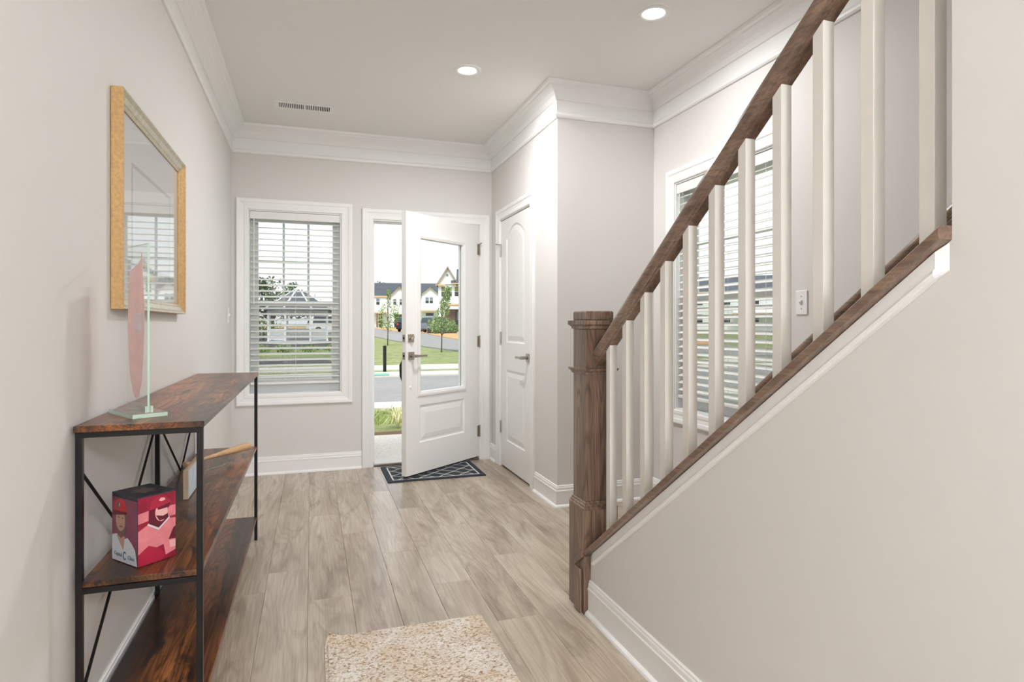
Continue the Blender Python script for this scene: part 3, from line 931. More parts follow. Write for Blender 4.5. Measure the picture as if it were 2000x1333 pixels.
# ------------------------------------------------------------------ console table
ct = tag(empty('console_table', (-0.43, 2.77, 0)), 'long three-tier console table with rustic boards and black iron frame', 'table')
TX0, TX1, TY0, TY1 = -0.585, -0.283, 1.865, 3.672
def tpart(m, name, mat, bevel=0.0):
    o = m.build(name, mat, ct, bevel=bevel); o.location = (0.43, -2.77, 0); return o
tpart(MB().box(TX0, TX1 + 0.004, TY0 - 0.006, TY1 + 0.006, 0.910, 0.927), 'top', 'rustic', 0.0015)
tpart(MB().box(TX0 + 0.014, TX1 - 0.004, TY0 + 0.004, TY1 - 0.004, 0.502, 0.519), 'shelf', 'rustic', 0.0015)
tpart(MB().box(TX0 + 0.014, TX1 - 0.004, TY0 + 0.004, TY1 - 0.004, 0.112, 0.129), 'shelf', 'rustic', 0.0015)
LG = 0.016
for x, y in ((TX1 - LG, TY0), (TX0 + 0.002, TY0), (TX1 - LG, TY1 - LG), (TX0 + 0.002, TY1 - LG), (TX0 + 0.002, 2.72)):
    tpart(MB().box(x, x + LG, y, y + LG, 0, 0.8945 if y != 2.72 else 0.894), 'leg', 'iron', 0.001)
for z in (0.895, 0.487, 0.097):
    for y in (TY0, TY1 - LG):
        tpart(MB().box(TX0 + 0.002 + (LG if z < .8 else 0), TX1 - (LG if z < .8 else 0), y, y + LG, z, z + 0.0145), 'end_rail', 'iron')
    for x in (TX0 + 0.002,):
        tpart(MB().box(x + 0.002, x + LG - 0.002, TY0 + LG, TY1 - LG, z + 0.001, z + 0.0143), 'back_rail', 'iron')
for y0, y1 in ((TY0 + LG, 2.72), (2.72 + LG, TY1 - LG)):
    for za, zb_, xx in ((0.80, 0.19, -0.572), (0.19, 0.80, -0.579)):
        tpart(MB().tube([(xx, y0, za), (xx, y1, zb_)], 0.0045, 8), 'brace', 'iron')

# ------------------------------------------------------------------ things on the table
# glass award
aw = tag(empty('glass_award', (-0.483, 2.050, 0.9272), math.atan2(-0.85, 0.53)), 'tall clear glass award with rose etching standing on the table top', 'award')
sub('base', aw, 'a_glass', (-0.095, 0.095, -0.045, 0.045, 0, 0.013))
for b in ((-0.0953, 0.0953, -0.0455, -0.0450, 0.001, 0.012), (0.095, 0.0955, -0.045, 0.045, 0.001, 0.012)):
    sub('base_edge', aw, 'a_edge', b)
for s in (-1, 1):
    sub('foot_block', aw, 'a_glass', (-0.084, 0.084, s * 0.0070 - 0.0035, s * 0.0070 + 0.0035, 0.0132, 0.032))
    sub('foot_edge', aw, 'a_edge', (0.0841, 0.0846, s * 0.0070 - 0.0035, s * 0.0070 + 0.0035, 0.0132, 0.032))
sub('panel', aw, 'a_glass', (-0.080, 0.080, -0.003, 0.003, 0.0134, 0.495))
sub('panel_edge', aw, 'a_edge', (0.0802, 0.0808, -0.0028, 0.0028, 0.0135, 0.494))
sub('panel_edge', aw, 'a_edge', (-0.0800, 0.0800, -0.0025, 0.0025, 0.4952, 0.4956))
# flame outline: left shoulder, right spike, long taper to a rounded foot (viewer faces local -y side)
L = [(-0.055, 0.424), (-0.068, 0.33), (-0.068, 0.22), (-0.055, 0.12), (-0.030, 0.065), (-0.006, 0.046)]
Rr = [(0.020, 0.056), (0.040, 0.10), (0.052, 0.17), (0.060, 0.25), (0.060, 0.32), (0.050, 0.40), (0.042, 0.47), (0.036, 0.47), (0.034, 0.445), (-0.02, 0.432)]
sgn = -1
m = MB().prism(L + Rr, lambda p, q, h: (p, h, q), -0.0032, -0.0037)
et = m.build('etching', 'a_pink', aw)
m = MB()
for b in ((-0.012, 0.040, 0.243, 0.246), (-0.012, 0.040, 0.292, 0.295), (-0.012, -0.008, 0.246, 0.292), (0.036, 0.040, 0.246, 0.292), (0.012, 0.016, 0.246, 0.292), (-0.004, 0.032, 0.264, 0.267), (-0.004, 0.032, 0.273, 0.276), (0.0, 0.004, 0.25, 0.264), (0.026, 0.03, 0.25, 0.264), (0.0, 0.004, 0.276, 0.288), (0.026, 0.03, 0.276, 0.288)):
    m.box(b[0], b[1], -0.0046, -0.0039, b[2], b[3])
m.build('emblem', 'p_white', et)

# boxed figurine carton
bx_a, bx_b = 0.132, 0.108
bx = tag(empty('figurine_carton', (-0.455, 1.927, 0.5195), 0), 'red printed carton with two cap-wearing players on the middle shelf', 'carton')
ul = Vector((-0.092, 0.104, 0)).normalized()       # along the left face, away from the near corner
ur = Vector((ul.y, -ul.x, 0))                      # along the right face
if ur.x < 0: ur = -ur
HB = 0.193
def bp(p, q, z): return tuple(ul * p + ur * q + Vector((0, 0, z)))
m = MB().loft([[bp(0, 0, z), bp(0, bx_b, z), bp(bx_a, bx_b, z), bp(bx_a, 0, z)] for z in (0, HB)])
m.build('carton_body', 'boxtop', bx, bevel=0.0008)
def on_left(poly, mat, name, lift):
    n = -ur
    MB().loft([[tuple(ul * p + Vector((0, 0, q)) + n * h) for p, q in poly] for h in (0.0001, 0.0001 + lift * 0.00012)]).build(name, mat, bx)
def on_right(poly, mat, name, lift):
    n = -ul
    MB().loft([[tuple(ur * p + Vector((0, 0, q)) + n * h) for p, q in poly] for h in (0.0001, 0.0001 + lift * 0.00012)]).build(name, mat, bx)
def ell(cx, cy, rx, ry, a0=0, a1=360, n=20):
    return [(cx + rx * math.cos(R(a0 + (a1 - a0) * k / n)), cy + ry * math.sin(R(a0 + (a1 - a0) * k / n))) for k in range(n if a1 - a0 == 360 else n + 1)]
def rect(a, b, c, d): return [(a, c), (b, c), (b, d), (a, d)]
# left face: p runs away from the near edge (viewer's right to left)
A_ = bx_a
on_left(rect(0.001, A_ - 0.001, 0.001, HB - 0.012), 'boxpurple', 'side_print', 1)
on_left([(0.0015, 0.002), (A_ - 0.0015, 0.002), (A_ - 0.0015, 0.072), (0.105, 0.078), (0.088, 0.066), (0.072, 0.066), (0.05, 0.074), (0.028, 0.060), (0.012, 0.045)], 'p_white', 'jersey_print', 2)
on_left([(0.108, 0.074), (0.072, 0.036), (0.064, 0.075)], 'p_skin', 'neck_print', 3)
on_left([(0.112, 0.145), (0.114, 0.100), (0.098, 0.074), (0.082, 0.068), (0.066, 0.080), (0.058, 0.104), (0.057, 0.142)], 'p_beard', 'beard_print', 4)
on_left(ell(0.086, 0.118, 0.024, 0.030), 'p_skin', 'face_print', 5)
on_left(ell(0.083, 0.101, 0.010, 0.0025), 'p_beard', 'mouth_print', 6)
on_left(ell(0.094, 0.126, 0.005, 0.0016), 'p_grey', 'eye_print', 6)
on_left(ell(0.074, 0.126, 0.005, 0.0016), 'p_grey', 'eye_print', 6)
on_left([(0.118, 0.134), (0.056, 0.142), (0.056, 0.152), (0.066, 0.172), (0.086, 0.179), (0.106, 0.174), (0.118, 0.158)], 'p_red', 'cap_print', 7)
on_left([(0.126, 0.128), (0.054, 0.139), (0.054, 0.145), (0.122, 0.143)], 'p_dark', 'brim_print', 8)
on_left([(0.108, 0.152), (0.098, 0.149), (0.089, 0.158), (0.088, 0.168), (0.096, 0.170), (0.104, 0.164)], 'p_grey', 'cap_mark_print', 8)
on_left([(0.092, 0.158), (0.089, 0.158), (0.088, 0.168), (0.091, 0.166)], 'p_white', 'cap_mark_print', 9)
on_left([(0.0645 + 0.0085 * math.cos(R(t)), 0.0215 + 0.012 * math.sin(R(t))) for t in range(-140, 141, 14)] + [(0.0645 + 0.0052 * math.cos(R(t)), 0.0215 + 0.008 * math.sin(R(t))) for t in range(140, -141, -14)], 'p_blue', 'logo_print', 5)
def text_on_left(body, p, z, size, mat):
    cu = bpy.data.curves.new('lettering', 'FONT'); cu.body = body; cu.size = size; cu.extrude = 0.0002; cu.align_x = 'CENTER'
    o = bpy.data.objects.new('lettering', cu); col.objects.link(o)
    bpy.context.view_layer.update()
    me = bpy.data.meshes.new_from_object(o.evaluated_get(bpy.context.evaluated_depsgraph_get()))
    bpy.data.objects.remove(o)
    me.materials.clear(); me.materials.append(M[mat])
    o = bpy.data.objects.new('lettering', me); col.objects.link(o)
    o.parent = bx
    n = -ur
    mx = Matrix(((-ul.x, 0, n.x, 0), (-ul.y, 0, n.y, 0), (0, 1, 0, 0), (0, 0, 0, 1)))
    mx.translation = ul * p + Vector((0, 0, z)) + n * 0.0011
    o.matrix_local = mx
text_on_left('Capital', 0.098, 0.0175, 0.0150, 'p_navy')
text_on_left('Clinic', 0.030, 0.0150, 0.0155, 'p_navy')
# right face: q runs away from the near edge (left to right)
B_ = bx_b
on_right(rect(0.001, B_ - 0.001, 0.001, HB - 0.004), 'boxred', 'front_print', 1)
on_right([(0.0015, 0.118), (0.03, 0.122), (0.03, 0.150), (0.0015, 0.146)], 'p_pink', 'haze_print', 2)
on_right([(0.082, 0.12), (B_ - 0.0015, 0.12), (B_ - 0.0015, 0.150), (0.086, 0.150)], 'p_pink', 'haze_print', 2)
on_right([(0.0015, 0.03), (0.0015, 0.098), (0.026, 0.110), (0.05, 0.100), (0.08, 0.116), (B_ - 0.0015, 0.112), (B_ - 0.0015, 0.02), (0.078, 0.012), (0.072, 0.045), (0.03, 0.036)], 'p_pink', 'jersey_print', 3)
on_right([(0.0015, 0.001), (0.0015, 0.034), (0.03, 0.052), (0.055, 0.040), (0.078, 0.016), (0.07, 0.001)], 'p_crim', 'sleeve_print', 4)
on_right([(0.030, 0.110), (0.058, 0.092), (0.086, 0.116), (0.082, 0.146), (0.034, 0.140)], 'p_dark', 'neck_print', 4)
on_right([(0.026, 0.110), (0.058, 0.089), (0.090, 0.116), (0.088, 0.120), (0.058, 0.095), (0.029, 0.114)], 'p_white', 'collar_print', 5)
on_right(ell(0.066, 0.138, 0.018, 0.026), 'p_pale', 'face_print', 5)
on_right([(0.050, 0.132), (0.060, 0.114), (0.078, 0.116), (0.084, 0.130), (0.070, 0.126)], 'p_dark', 'beard_print', 6)
on_right([(0.030, 0.120), (0.034, 0.168), (0.050, 0.174), (0.048, 0.140), (0.038, 0.122)], 'p_dark', 'hair_print', 6)
on_right([(0.032, 0.150), (0.036, 0.172), (0.055, 0.184), (0.080, 0.180), (0.092, 0.166), (0.092, 0.160), (0.06, 0.152)], 'p_crim', 'cap_print', 7)
on_right([(0.054, 0.152), (0.092, 0.160), (0.088, 0.147), (0.056, 0.146)], 'p_dark', 'sunglasses_print', 8)
on_right([(0.058, 0.172), (0.064, 0.179), (0.074, 0.177), (0.077, 0.171), (0.066, 0.168)], 'p_pale', 'cap_mark_print', 8)
on_right([(0.090, 0.03), (B_ - 0.0015, 0.028), (B_ - 0.0015, 0.048), (0.088, 0.05)], 'p_pale', 'hand_print', 5)
on_right([(0.086, 0.054), (0.100, 0.084), (B_ - 0.0015, 0.088), (B_ - 0.0015, 0.052)], 'p_dark', 'glove_print', 5)
m = MB().loft([[tuple(ul * (A_ / 2 + p) + ur * (B_ / 2 + q) + Vector((0, 0, HB + h))) for p, q in [(0.035 * math.cos(t * 0.5236) * (1.2 if t % 2 else 0.7), 0.03 * math.sin(t * 0.5236) * (1.2 if t % 2 else 0.7)) for t in range(12)]] for h in (0.0001, 0.0004)])
m.build('top_print', 'p_grey', bx)

# picture block
sx = tag(MB().box(-0.018, 0, 0, 0.285, 0, 0.112).build('picture_block', 'block', bevel=0.001), 'pale wood picture block standing on the middle shelf behind the carton', 'picture block')
sx.location = (-0.449, 2.625, 0.5195)
sub('picture_sheet', sx, 'blockpic', (0.0002, 0.001, 0.004, 0.281, 0.004, 0.108))
# souvenir bat on a clear stand
b0, b1 = Vector((-0.528, 2.994, 0.578)), Vector((-0.302, 3.385, 0.575))
bt = tag(empty('wooden_bat', tuple(b0)), 'small pale wooden souvenir bat lying across the middle shelf', 'bat')
dirb = (b1 - b0)
LB = dirb.length
prof = [(0.0, 0.0), (0.010, 0.001), (0.0135, 0.005), (0.012, 0.010), (0.008, 0.014), (0.0072, 0.03), (0.0075, 0.12), (0.010, 0.20), (0.014, 0.27), (0.0175, 0.33), (0.0185, 0.38), (0.0185, LB - 0.012), (0.016, LB - 0.003), (0.0, LB)]
o = MB().lathe(prof[1:-1], (0, 0, 0), 'x', 18).build('bat_body', 'bat', bt, smooth=True)
o.rotation_mode = 'QUATERNION'; o.rotation_quaternion = dirb.to_track_quat('X', 'Z')
for t, mk in ((0.62, 0.055), (0.86, 0.03)):
    mb = MB()
    n0 = 12
    loops = []
    for xx in (t * LB, t * LB + mk):
        rr_ = 0.0189
        loops.append([(xx, rr_ * math.cos(a), rr_ * math.sin(a)) for a in [R(-75 + 6 * k) for k in range(n0)]])
    mb.loft(loops, cap=False, closed=False)
    o2 = mb.build('burned_mark', plain('burned_mark', (150, 112, 74), 0.5), bt)
    o2.rotation_mode = 'QUATERNION'; o2.rotation_quaternion = dirb.to_track_quat('X', 'Z')
stand = tag(empty('bat_stand', (-0.415, 3.19, 0.5195), math.atan2(dirb.y, dirb.x)), 'clear acrylic cradle holding up the souvenir bat', 'stand')
sub('foot', stand, 'acrylic', (-0.13, 0.09, -0.004, 0.004, 0, 0.0038))
for x, rr_ in ((-0.12, 0.009), (0.08, 0.018)):
    h0 = 0.5765 - 0.5195 - rr_ - 0.003
    m = MB().prism([(-0.026, 0.004), (0.026, 0.004), (0.026, h0 + rr_ + 0.006), (0.020, h0 + rr_ + 0.004), (0.010, h0), (-0.010, h0), (-0.020, h0 + rr_ + 0.004), (-0.026, h0 + rr_ + 0.006)], lambda p, q, h: (h, p, q), x - 0.002, x + 0.002)
    m.build('prong', 'acrylic', stand)

# ------------------------------------------------------------------ rugs
def rug():
    x0, x1, y0, y1 = 0.046, 0.660, 1.25, 2.425
    nx, ny = 90, 170
    rnd = random.Random(3)
    vs, fs = [], []
    for j in range(ny + 1):
        for i in range(nx + 1):
            x = x0 + (x1 - x0) * i / nx; y = y0 + (y1 - y0) * j / ny
            e = min(i, nx - i, j, ny - j)
            z = 0.009 + (rnd.uniform(-0.0022, 0.0022) if e > 1 else -0.004)
            # curled far-left corner
            c = max(0.0, 1 - (math.hypot(x - x0, (y - y1)) / 0.085))
            z += 0.030 * c * c
            x += 0.020 * c * c; y -= 0.018 * c * c
            vs.append((x - (x0 + x1) / 2, y - (y0 + y1) / 2, z))
    k = nx + 1
    for j in range(ny):
        for i in range(nx):
            a = j * k + i
            fs.append((a, a + 1, a + k + 1, a + k))
    e = tag(empty('area_rug', ((x0 + x1) / 2, (y0 + y1) / 2, 0)), 'beige woven rug with a curled corner on the floor planks', 'rug')
    o = MB().add(vs, fs).build('pile', 'rug', e, smooth=False)
    # bound edge and backing
    loop = [i for i in range(k)] + [j * k + nx for j in range(1, ny + 1)] + [ny * k + i for i in range(nx - 1, -1, -1)] + [j * k for j in range(ny - 1, 0, -1)]
    top = [vs[i] for i in loop]
    bot = [(p[0], p[1], max(0.0008, p[2] - 0.0045)) for p in top]
    out = [(p[0] * 1.004, p[1] * 1.002, max(0.0008, p[2] - 0.003)) for p in top]
    MB().loft([top, out, bot], cap=False).build('bound_edge', plain('pale_rug_binding', (206, 196, 182), 0.9), e)
    vb = [(p[0], p[1], max(0.0006, p[2] - 0.0062)) for p in vs]
    MB().add(vb, fs).build('backing', 'rug_under', e)
rug()

dm = tag(empty('door_mat', (0.929, 4.925, 0)), 'navy door mat with a cream trellis pattern under the open door', 'door mat')
mx_, my_ = 0.383, 0.262
sub('pile', dm, 'navy', (-mx_, mx_, -my_, my_, 0.0005, 0.008), bevel=0.003)
bi, bj = mx_ - 0.052, my_ - 0.052
m = MB()
for a, b, c, d in wall_cells(-bi - 0.011, bi + 0.011, -bj - 0.011, bj + 0.011, [(-bi, bi, -bj, bj)]): m.box(a, b, c, d, 0.0082, 0.0092)
m.build('border_line', 'cream', dm)
m = MB()
Wd, Pd, hwid = 0.158, 0.150, 0.0055
def clipseg(p, q):
    return all(-bi < a[0] < bi and -bj < a[1] < bj for a in (p, q))
for k in range(-4, 6):
    prev = None
    for s in range(0, 100):
        y = -bj + 2 * bj * s / 99
        ph = 2 * math.pi * y / Pd
        wv = math.cos(ph) + 0.22 * math.cos(3 * ph)
        x = (k - 0.5) * Wd / 2 + (Wd / 4 - hwid * 0.2) * wv / 1.05 * (1 if k % 2 else -1)
        cur = (x, y)
        if prev and clipseg(prev, cur):
            d = Vector((cur[0] - prev[0], cur[1] - prev[1], 0)).normalized()
            nn = Vector((-d.y, d.x, 0)) * hwid
            m.add([(prev[0] + nn.x, prev[1] + nn.y, 0.0086), (prev[0] - nn.x, prev[1] - nn.y, 0.0086), (cur[0] - nn.x, cur[1] - nn.y, 0.0086), (cur[0] + nn.x, cur[1] + nn.y, 0.0086)], [(0, 1, 2, 3)])
        prev = cur
m.build('trellis', 'cream', dm)

# ------------------------------------------------------------------ outdoors
def gz(y):
    pts = [(-400, -0.2), (7, -0.14), (10, -0.2), (22, -0.2), (35, -0.16), (50, -0.1), (66, 0.25), (80, 0.35), (105, 0.8), (140, 1.2), (500, 2.0)]
    for (a, za), (b, zb_) in zip(pts, pts[1:]):
        if y <= b: return za + (zb_ - za) * (max(y, a) - a) / (b - a)
    return 2.0
def ground_strip(name, mat, near, far, lift, label, cat, n=1):
    """ribbon between two polylines of equal length, draped on the terrain"""
    m = MB()
    rows = 12
    vs, fs = [], []
    P = len(near)
    dn, df = [], []
    for i in range(P - 1):
        for t in range(6):
            dn.append((near[i][0] + (near[i + 1][0] - near[i][0]) * t / 6, near[i][1] + (near[i + 1][1] - near[i][1]) * t / 6))
            df.append((far[i][0] + (far[i + 1][0] - far[i][0]) * t / 6, far[i][1] + (far[i + 1][1] - far[i][1]) * t / 6))
    dn.append(near[-1]); df.append(far[-1])
    for r in range(-1, rows + 2):
        for a, b in zip(dn, df):
            q = min(max(r, 0), rows) / rows
            x = a[0] + (b[0] - a[0]) * q; y = a[1] + (b[1] - a[1]) * q
            vs.append((x, y, gz(y) + (lift if 0 <= r <= rows else -0.15)))     # edges turned down into the ground
    k = len(dn)
    for r in range(rows + 2):
        for i in range(k - 1):
            a = r * k + i
            fs.append((a, a + 1, a + k + 1, a + k))
    o = m.add(vs, fs).build(name, mat)
    tag(o, label, cat, kind='structure')
    return o
m = MB()
ysn = [-60, -20, 0, 5.3, 6, 7, 8.5, 10, 14, 18, 22, 28, 35, 42, 50, 58, 66, 73, 80, 92, 105, 120, 140, 200, 300]
xsn = [-200, -120, -70, -40, -20, -10, -5, 0, 5, 10, 20, 40, 70, 120, 200, 300]
vs = [(x, y, gz(y) - (0.25 if -20 <= y <= 5.3 and -5 <= x <= 0.1 else 0.0)) for y in ysn for x in xsn]
nX = len(xsn)
fs = [(j * nX + i, j * nX + i + 1, (j + 1) * nX + i + 1, (j + 1) * nX + i) for j in range(len(ysn) - 1) for i in range(nX - 1)]
tag(m.add(vs, fs).build('lawn', 'grass'), 'green lawn outside sloping gently up to the far road', 'lawn', kind='structure')
tag(MB().box(-0.3, 2.6, YF + WT, 7.3, -0.35, -0.10).build('porch_slab', 'concrete', bevel=0.01), 'pale concrete porch slab outside the front door', 'porch', kind='structure')
ground_strip('mulch_bed', 'mulch', [(-3, 7.32), (6, 7.32)], [(-3, 7.75), (6, 7.75)], 0.015, 'strip of brown mulch along the porch edge', 'mulch bed')
ground_strip('kerb_walk', 'concrete', [(-30, 10.05), (40, 10.05)], [(-30, 10.8), (40, 10.8)], 0.05, 'pale concrete walk this side of the near street', 'walk')
ground_strip('near_street', 'asphalt', [(-60, 10.8), (60, 10.8)], [(-60, 16.3), (60, 16.3)], 0.02, 'grey asphalt street just beyond the porch lawn', 'street')
ground_strip('far_kerb', 'concrete', [(-60, 16.3), (60, 16.3)], [(-60, 17.6), (60, 17.6)], 0.06, 'pale kerb on the far side of the near street', 'kerb')
ground_strip('park_walk', 'concrete', [(-60, 18.9), (60, 18.9)], [(-60, 21.0), (60, 21.0)], 0.03, 'tan footpath along the edge of the park lawn', 'walk')
ground_strip('park_drive', 'court', [(-60, 23.0), (0.9, 23.0)], [(-60, 26.5), (0.2, 26.5)], 0.03, 'strip of dark asphalt drive seen through the front window', 'drive')
ground_strip('park_court', 'court', [(-60, 36), (0.6, 36)], [(-60, 60), (2.5, 60)], 0.05, 'asphalt court around the white gazebo', 'court')
ground_strip('far_road', 'asphalt', [(-30, 66), (5.3, 62), (6.4, 47), (6.5, 36), (7.5, 27), (20, 22)], [(-30, 96), (9.0, 92), (11.3, 66), (11.5, 52), (12.5, 42), (26, 34)], 0.06, 'grey road curving past the new houses', 'road')
ground_strip('clay_verge', 'dirt', [(-30, 96.2), (9.0, 92.2), (11.4, 66.2), (11.6, 52.2), (12.6, 42.2), (26, 34.2)], [(-30, 104), (9.6, 103), (14.5, 76), (16, 60), (18, 48), (30, 40)], 0.09, 'orange clay verge in front of the new houses', 'verge')
ts = MB().box(-5, 1.95, 16.32, 16.55, 0, 0.05).build('sediment_sock', 'teal', bevel=0.02)
ts.location = (0, 0, gz(16.4) + 0.06)
tag(ts, 'teal erosion sock lying along the far kerb', 'erosion sock')
m = MB().box(-0.045, 0.045, -0.045, 0.045, 0, 0.75).loft(stack([(0.052, 0.7501), (0.052, 0.765), (0.02, 0.785)]))
o = m.build('bollard_post', 'black'); o.location = (2.05, 18.3, gz(18.3)); tag(o, 'short black post standing on the park lawn', 'post')

# grass blades on the near lawn
rg = random.Random(5)
m = MB()
for i in range(5200):
    x, y = rg.uniform(0.1, 2.4), rg.uniform(7.7, 10.0)
    if math.hypot(x - 1.07, y - 8.05) < 0.46: continue
    hgt = rg.uniform(0.03, 0.09); a = rg.uniform(0, 6.28); b = rg.uniform(0.0, 0.05)
    z = gz(y)
    dx, dy = math.cos(a) * 0.006, math.sin(a) * 0.006
    m.add([(x - dx, y - dy, z), (x + dx, y + dy, z), (x + b * math.cos(a + 1), y + b * math.sin(a + 1), z + hgt)], [(0, 1, 2)])
tag(m.build('lawn_blades', 'blade'), 'tufts of short grass on the near lawn', 'grass', kind='stuff')
m = MB()
for i in range(70):
    a = rg.uniform(0, 6.28); ln = rg.uniform(0.18, 0.36); wdt = 0.006
    pts = [(0.0, 0.0), (ln * 0.35, ln * 0.75), (ln * 0.8, ln * 0.8), (ln * 1.15, ln * 0.45)]
    vs = []
    for k, (r_, z_) in enumerate(pts):
        ww = wdt * (1 - k / 4)
        vs += [(r_ * math.cos(a) - ww * math.sin(a), r_ * math.sin(a) + ww * math.cos(a), z_), (r_ * math.cos(a) + ww * math.sin(a), r_ * math.sin(a) - ww * math.cos(a), z_)]
    m.add(vs, [(0, 1, 3, 2), (2, 3, 5, 4), (4, 5, 7, 6)])
o = m.build('ornamental_grass', 'paleblade'); o.location = (1.07, 8.05, gz(8.05)); tag(o, 'pale arching ornamental grass clump by the porch', 'plant')

def leaf_cloud(m, rnd, c, r, n, size):
    for i in range(n):
        while True:
            p = Vector((rnd.uniform(-1, 1), rnd.uniform(-1, 1), rnd.uniform(-1, 1)))
            if p.length < 1: break
        p = Vector(c) + Vector((p.x * r[0], p.y * r[1], p.z * r[2]))
        u = Vector((rnd.gauss(0, 1), rnd.gauss(0, 1), rnd.gauss(0, 1))).normalized()
        v = u.cross(Vector((rnd.gauss(0, 1), rnd.gauss(0, 1), rnd.gauss(0, 1)))).normalized()
        s = size * rnd.uniform(0.6, 1.3)
        m.add([tuple(p - u * s), tuple(p + v * s * 0.55), tuple(p + u * s), tuple(p - v * s * 0.55)], [(0, 1, 2, 3)])

def tree(label, loc, height, crown, leafmat, clouds, nleaf, size, seed, group=None, trunk_r=0.04):
    rnd = random.Random(seed)
    e = tag(empty('tree', loc), label, 'tree', group)
    m = MB()
    m.tube([(0, 0, -0.1), (0.03, 0, height * 0.35), (0.0, 0.02, height * 0.65), (0.05, 0, height * 0.93)], [trunk_r, trunk_r * 0.8, trunk_r * 0.5, trunk_r * 0.15], 7)
    lv = MB()
    for (cx, cy, cz, rx, rz) in clouds:
        m.tube([(0.01, 0, max(0.3, cz - rz * 0.9) * 0.85), (cx * 0.6, cy * 0.6, cz - rz * 0.25), (cx, cy, cz + rz * 0.3)], [trunk_r * 0.45, trunk_r * 0.3, trunk_r * 0.1], 5)
        leaf_cloud(lv, rnd, (cx, cy, cz), (rx, rx, rz), nleaf, size)
    m.build('trunk', 'bark', e, smooth=True)
    tag(lv.build('foliage', leafmat, e), kind='stuff')
    return e
tree('slender sapling seen through the open doorway gap', (4.665, 40, gz(40)), 3.7, 1, 'leaf',
     [(-0.35, 0, 1.55, .35, .45), (0.3, 0, 1.7, .38, .5), (0.0, .1, 1.2, .4, .3), (0.45, 0, 2.35, .35, .4), (-0.3, 0, 2.3, .28, .4), (0.1, 0, 2.9, .25, .5), (0.05, 0, 3.4, .12, .3), (0.6, 0, 1.9, .25, .3)], 90, 0.065, 1, 'young street trees')
tree('bushy young tree seen through the door glass', (6.13, 30, gz(30)), 3.35, 1, 'leaf',
     [(-0.35, 0, 1.40, .38, .32), (0.38, 0, 1.35, .42, .34), (0.05, .1, 1.55, .45, .42), (-0.1, 0, 1.15, .5, .25), (0.1, 0, 2.05, .36, .36), (0.2, 0, 2.45, .28, .34), (0.28, 0, 2.8, .2, .3), (0.33, 0, 3.1, .10, .2), (0.62, 0, 1.2, .25, .22)], 190, 0.06, 2, 'young street trees')
tree('large dark tree behind the left side of the gazebo', (-4.4, 78, gz(78)), 7.0, 1, 'leafdark',
     [(-2.2, 0, 3.0, 2.2, 2.2), (-0.3, 0, 4.6, 2.0, 2.0), (1.0, 0, 3.0, 2.0, 1.8), (-1.8, 0, 5.6, 1.5, 1.0), (2.3, 0, 4.5, 1.0, 1.6), (-3.4, 0, 2.4, 1.8, 2.0)], 420, 0.22, 3, 'background trees', 0.25)
tree('lower dark tree behind the right side of the gazebo', (0.4, 84, gz(84)), 5.2, 1, 'leafdark',
     [(-1.6, 0, 3.0, 1.5, 1.6), (0.2, 0, 2.8, 1.5, 1.4), (1.6, 0, 2.2, 1.2, 1.1)], 330, 0.22, 4, 'background trees', 0.2)
tree('tree crown showing over the roof left of the door', (13.2, 125, gz(125)), 9.0, 1, 'leafdark',
     [(0, 0, 7.4, 1.6, 1.5), (1.8, 0, 7.0, 1.2, 1.2), (-2.2, 0, 6.8, 1.3, 1.0), (3.2, 0, 6.6, 1.2, 1.0)], 200, 0.22, 5, 'background trees', 0.25)
tree('tree crown showing over the roof behind the door glass', (24.0, 125, gz(125)), 8.6, 1, 'leafdark',
     [(0, 0, 7.4, 1.2, 0.9), (-1.6, 0, 7.1, 1.2, 0.8), (1.4, 0, 7.0, 1.2, 0.9)], 160, 0.2, 6, 'background trees', 0.25)
tree('round green shrub left of the gazebo rail', (-3.6, 52, gz(52)), 1.8, 1, 'leaf',
     [(0, 0, 1.0, 1.0, 0.9), (0.9, 0, 0.8, .8, .7), (-0.8, 0, .8, .8, .7)], 260, 0.10, 8, 'background trees', 0.08)
for k, (x, y, rx) in enumerate([(-2.2, 31, .5), (-1.2, 31.5, .5), (-0.1, 31.2, .5), (1.2, 31.6, .7)]):
    tree('low green shrub in the park bed, %s from the left' % ord_[k], (x, y, gz(y)), 0.5, 1, 'leaf', [(0, 0, 0.22, rx, 0.2)], 220, 0.06, 20 + k, 'park shrubs', 0.02)

# ---- gazebo
gb = tag(empty('gazebo', (-0.85, 45, gz(45))), 'white octagonal gazebo with spindle rails in the park', 'gazebo')
GR = 2.05
oct_ = [(GR * math.cos(R(22.5 + 45 * k)), GR * math.sin(R(22.5 + 45 * k))) for k in range(8)]
MB().loft([[(x * 1.06, y * 1.06, z) for x, y in oct_] for z in (0.0, 0.22)]).build('deck', 'wrap', gb)
for x, y in oct_:
    MB().box(x - 0.06, x + 0.06, y - 0.06, y + 0.06, 0.22, 2.3).build('post', 'wrap', gb)
for k in range(8):
    a, b = Vector(oct_[k] + (0,)), Vector(oct_[(k + 1) % 8] + (0,))
    if k != 5:
        for z in (0.34, 1.0):
            MB().bar(a + Vector((0, 0, z)), b + Vector((0, 0, z)), 0.06, 0.07).build('rail', 'wrap', gb)
    for z in (1.98, 2.28):
        MB().bar(a + Vector((0, 0, z)), b + Vector((0, 0, z)), 0.06, 0.07).build('frieze_rail', 'wrap', gb)
    m = MB()
    for i in range(1, 14):
        p = a.lerp(b, i / 14)
        if k != 5: m.box(p.x - 0.022, p.x + 0.022, p.y - 0.022, p.y + 0.022, 0.375, 0.965)
        m.box(p.x - 0.022, p.x + 0.022, p.y - 0.022, p.y + 0.022, 2.015, 2.245)
    tag(m.build('spindle_bank', 'wrap', gb), kind='stuff')
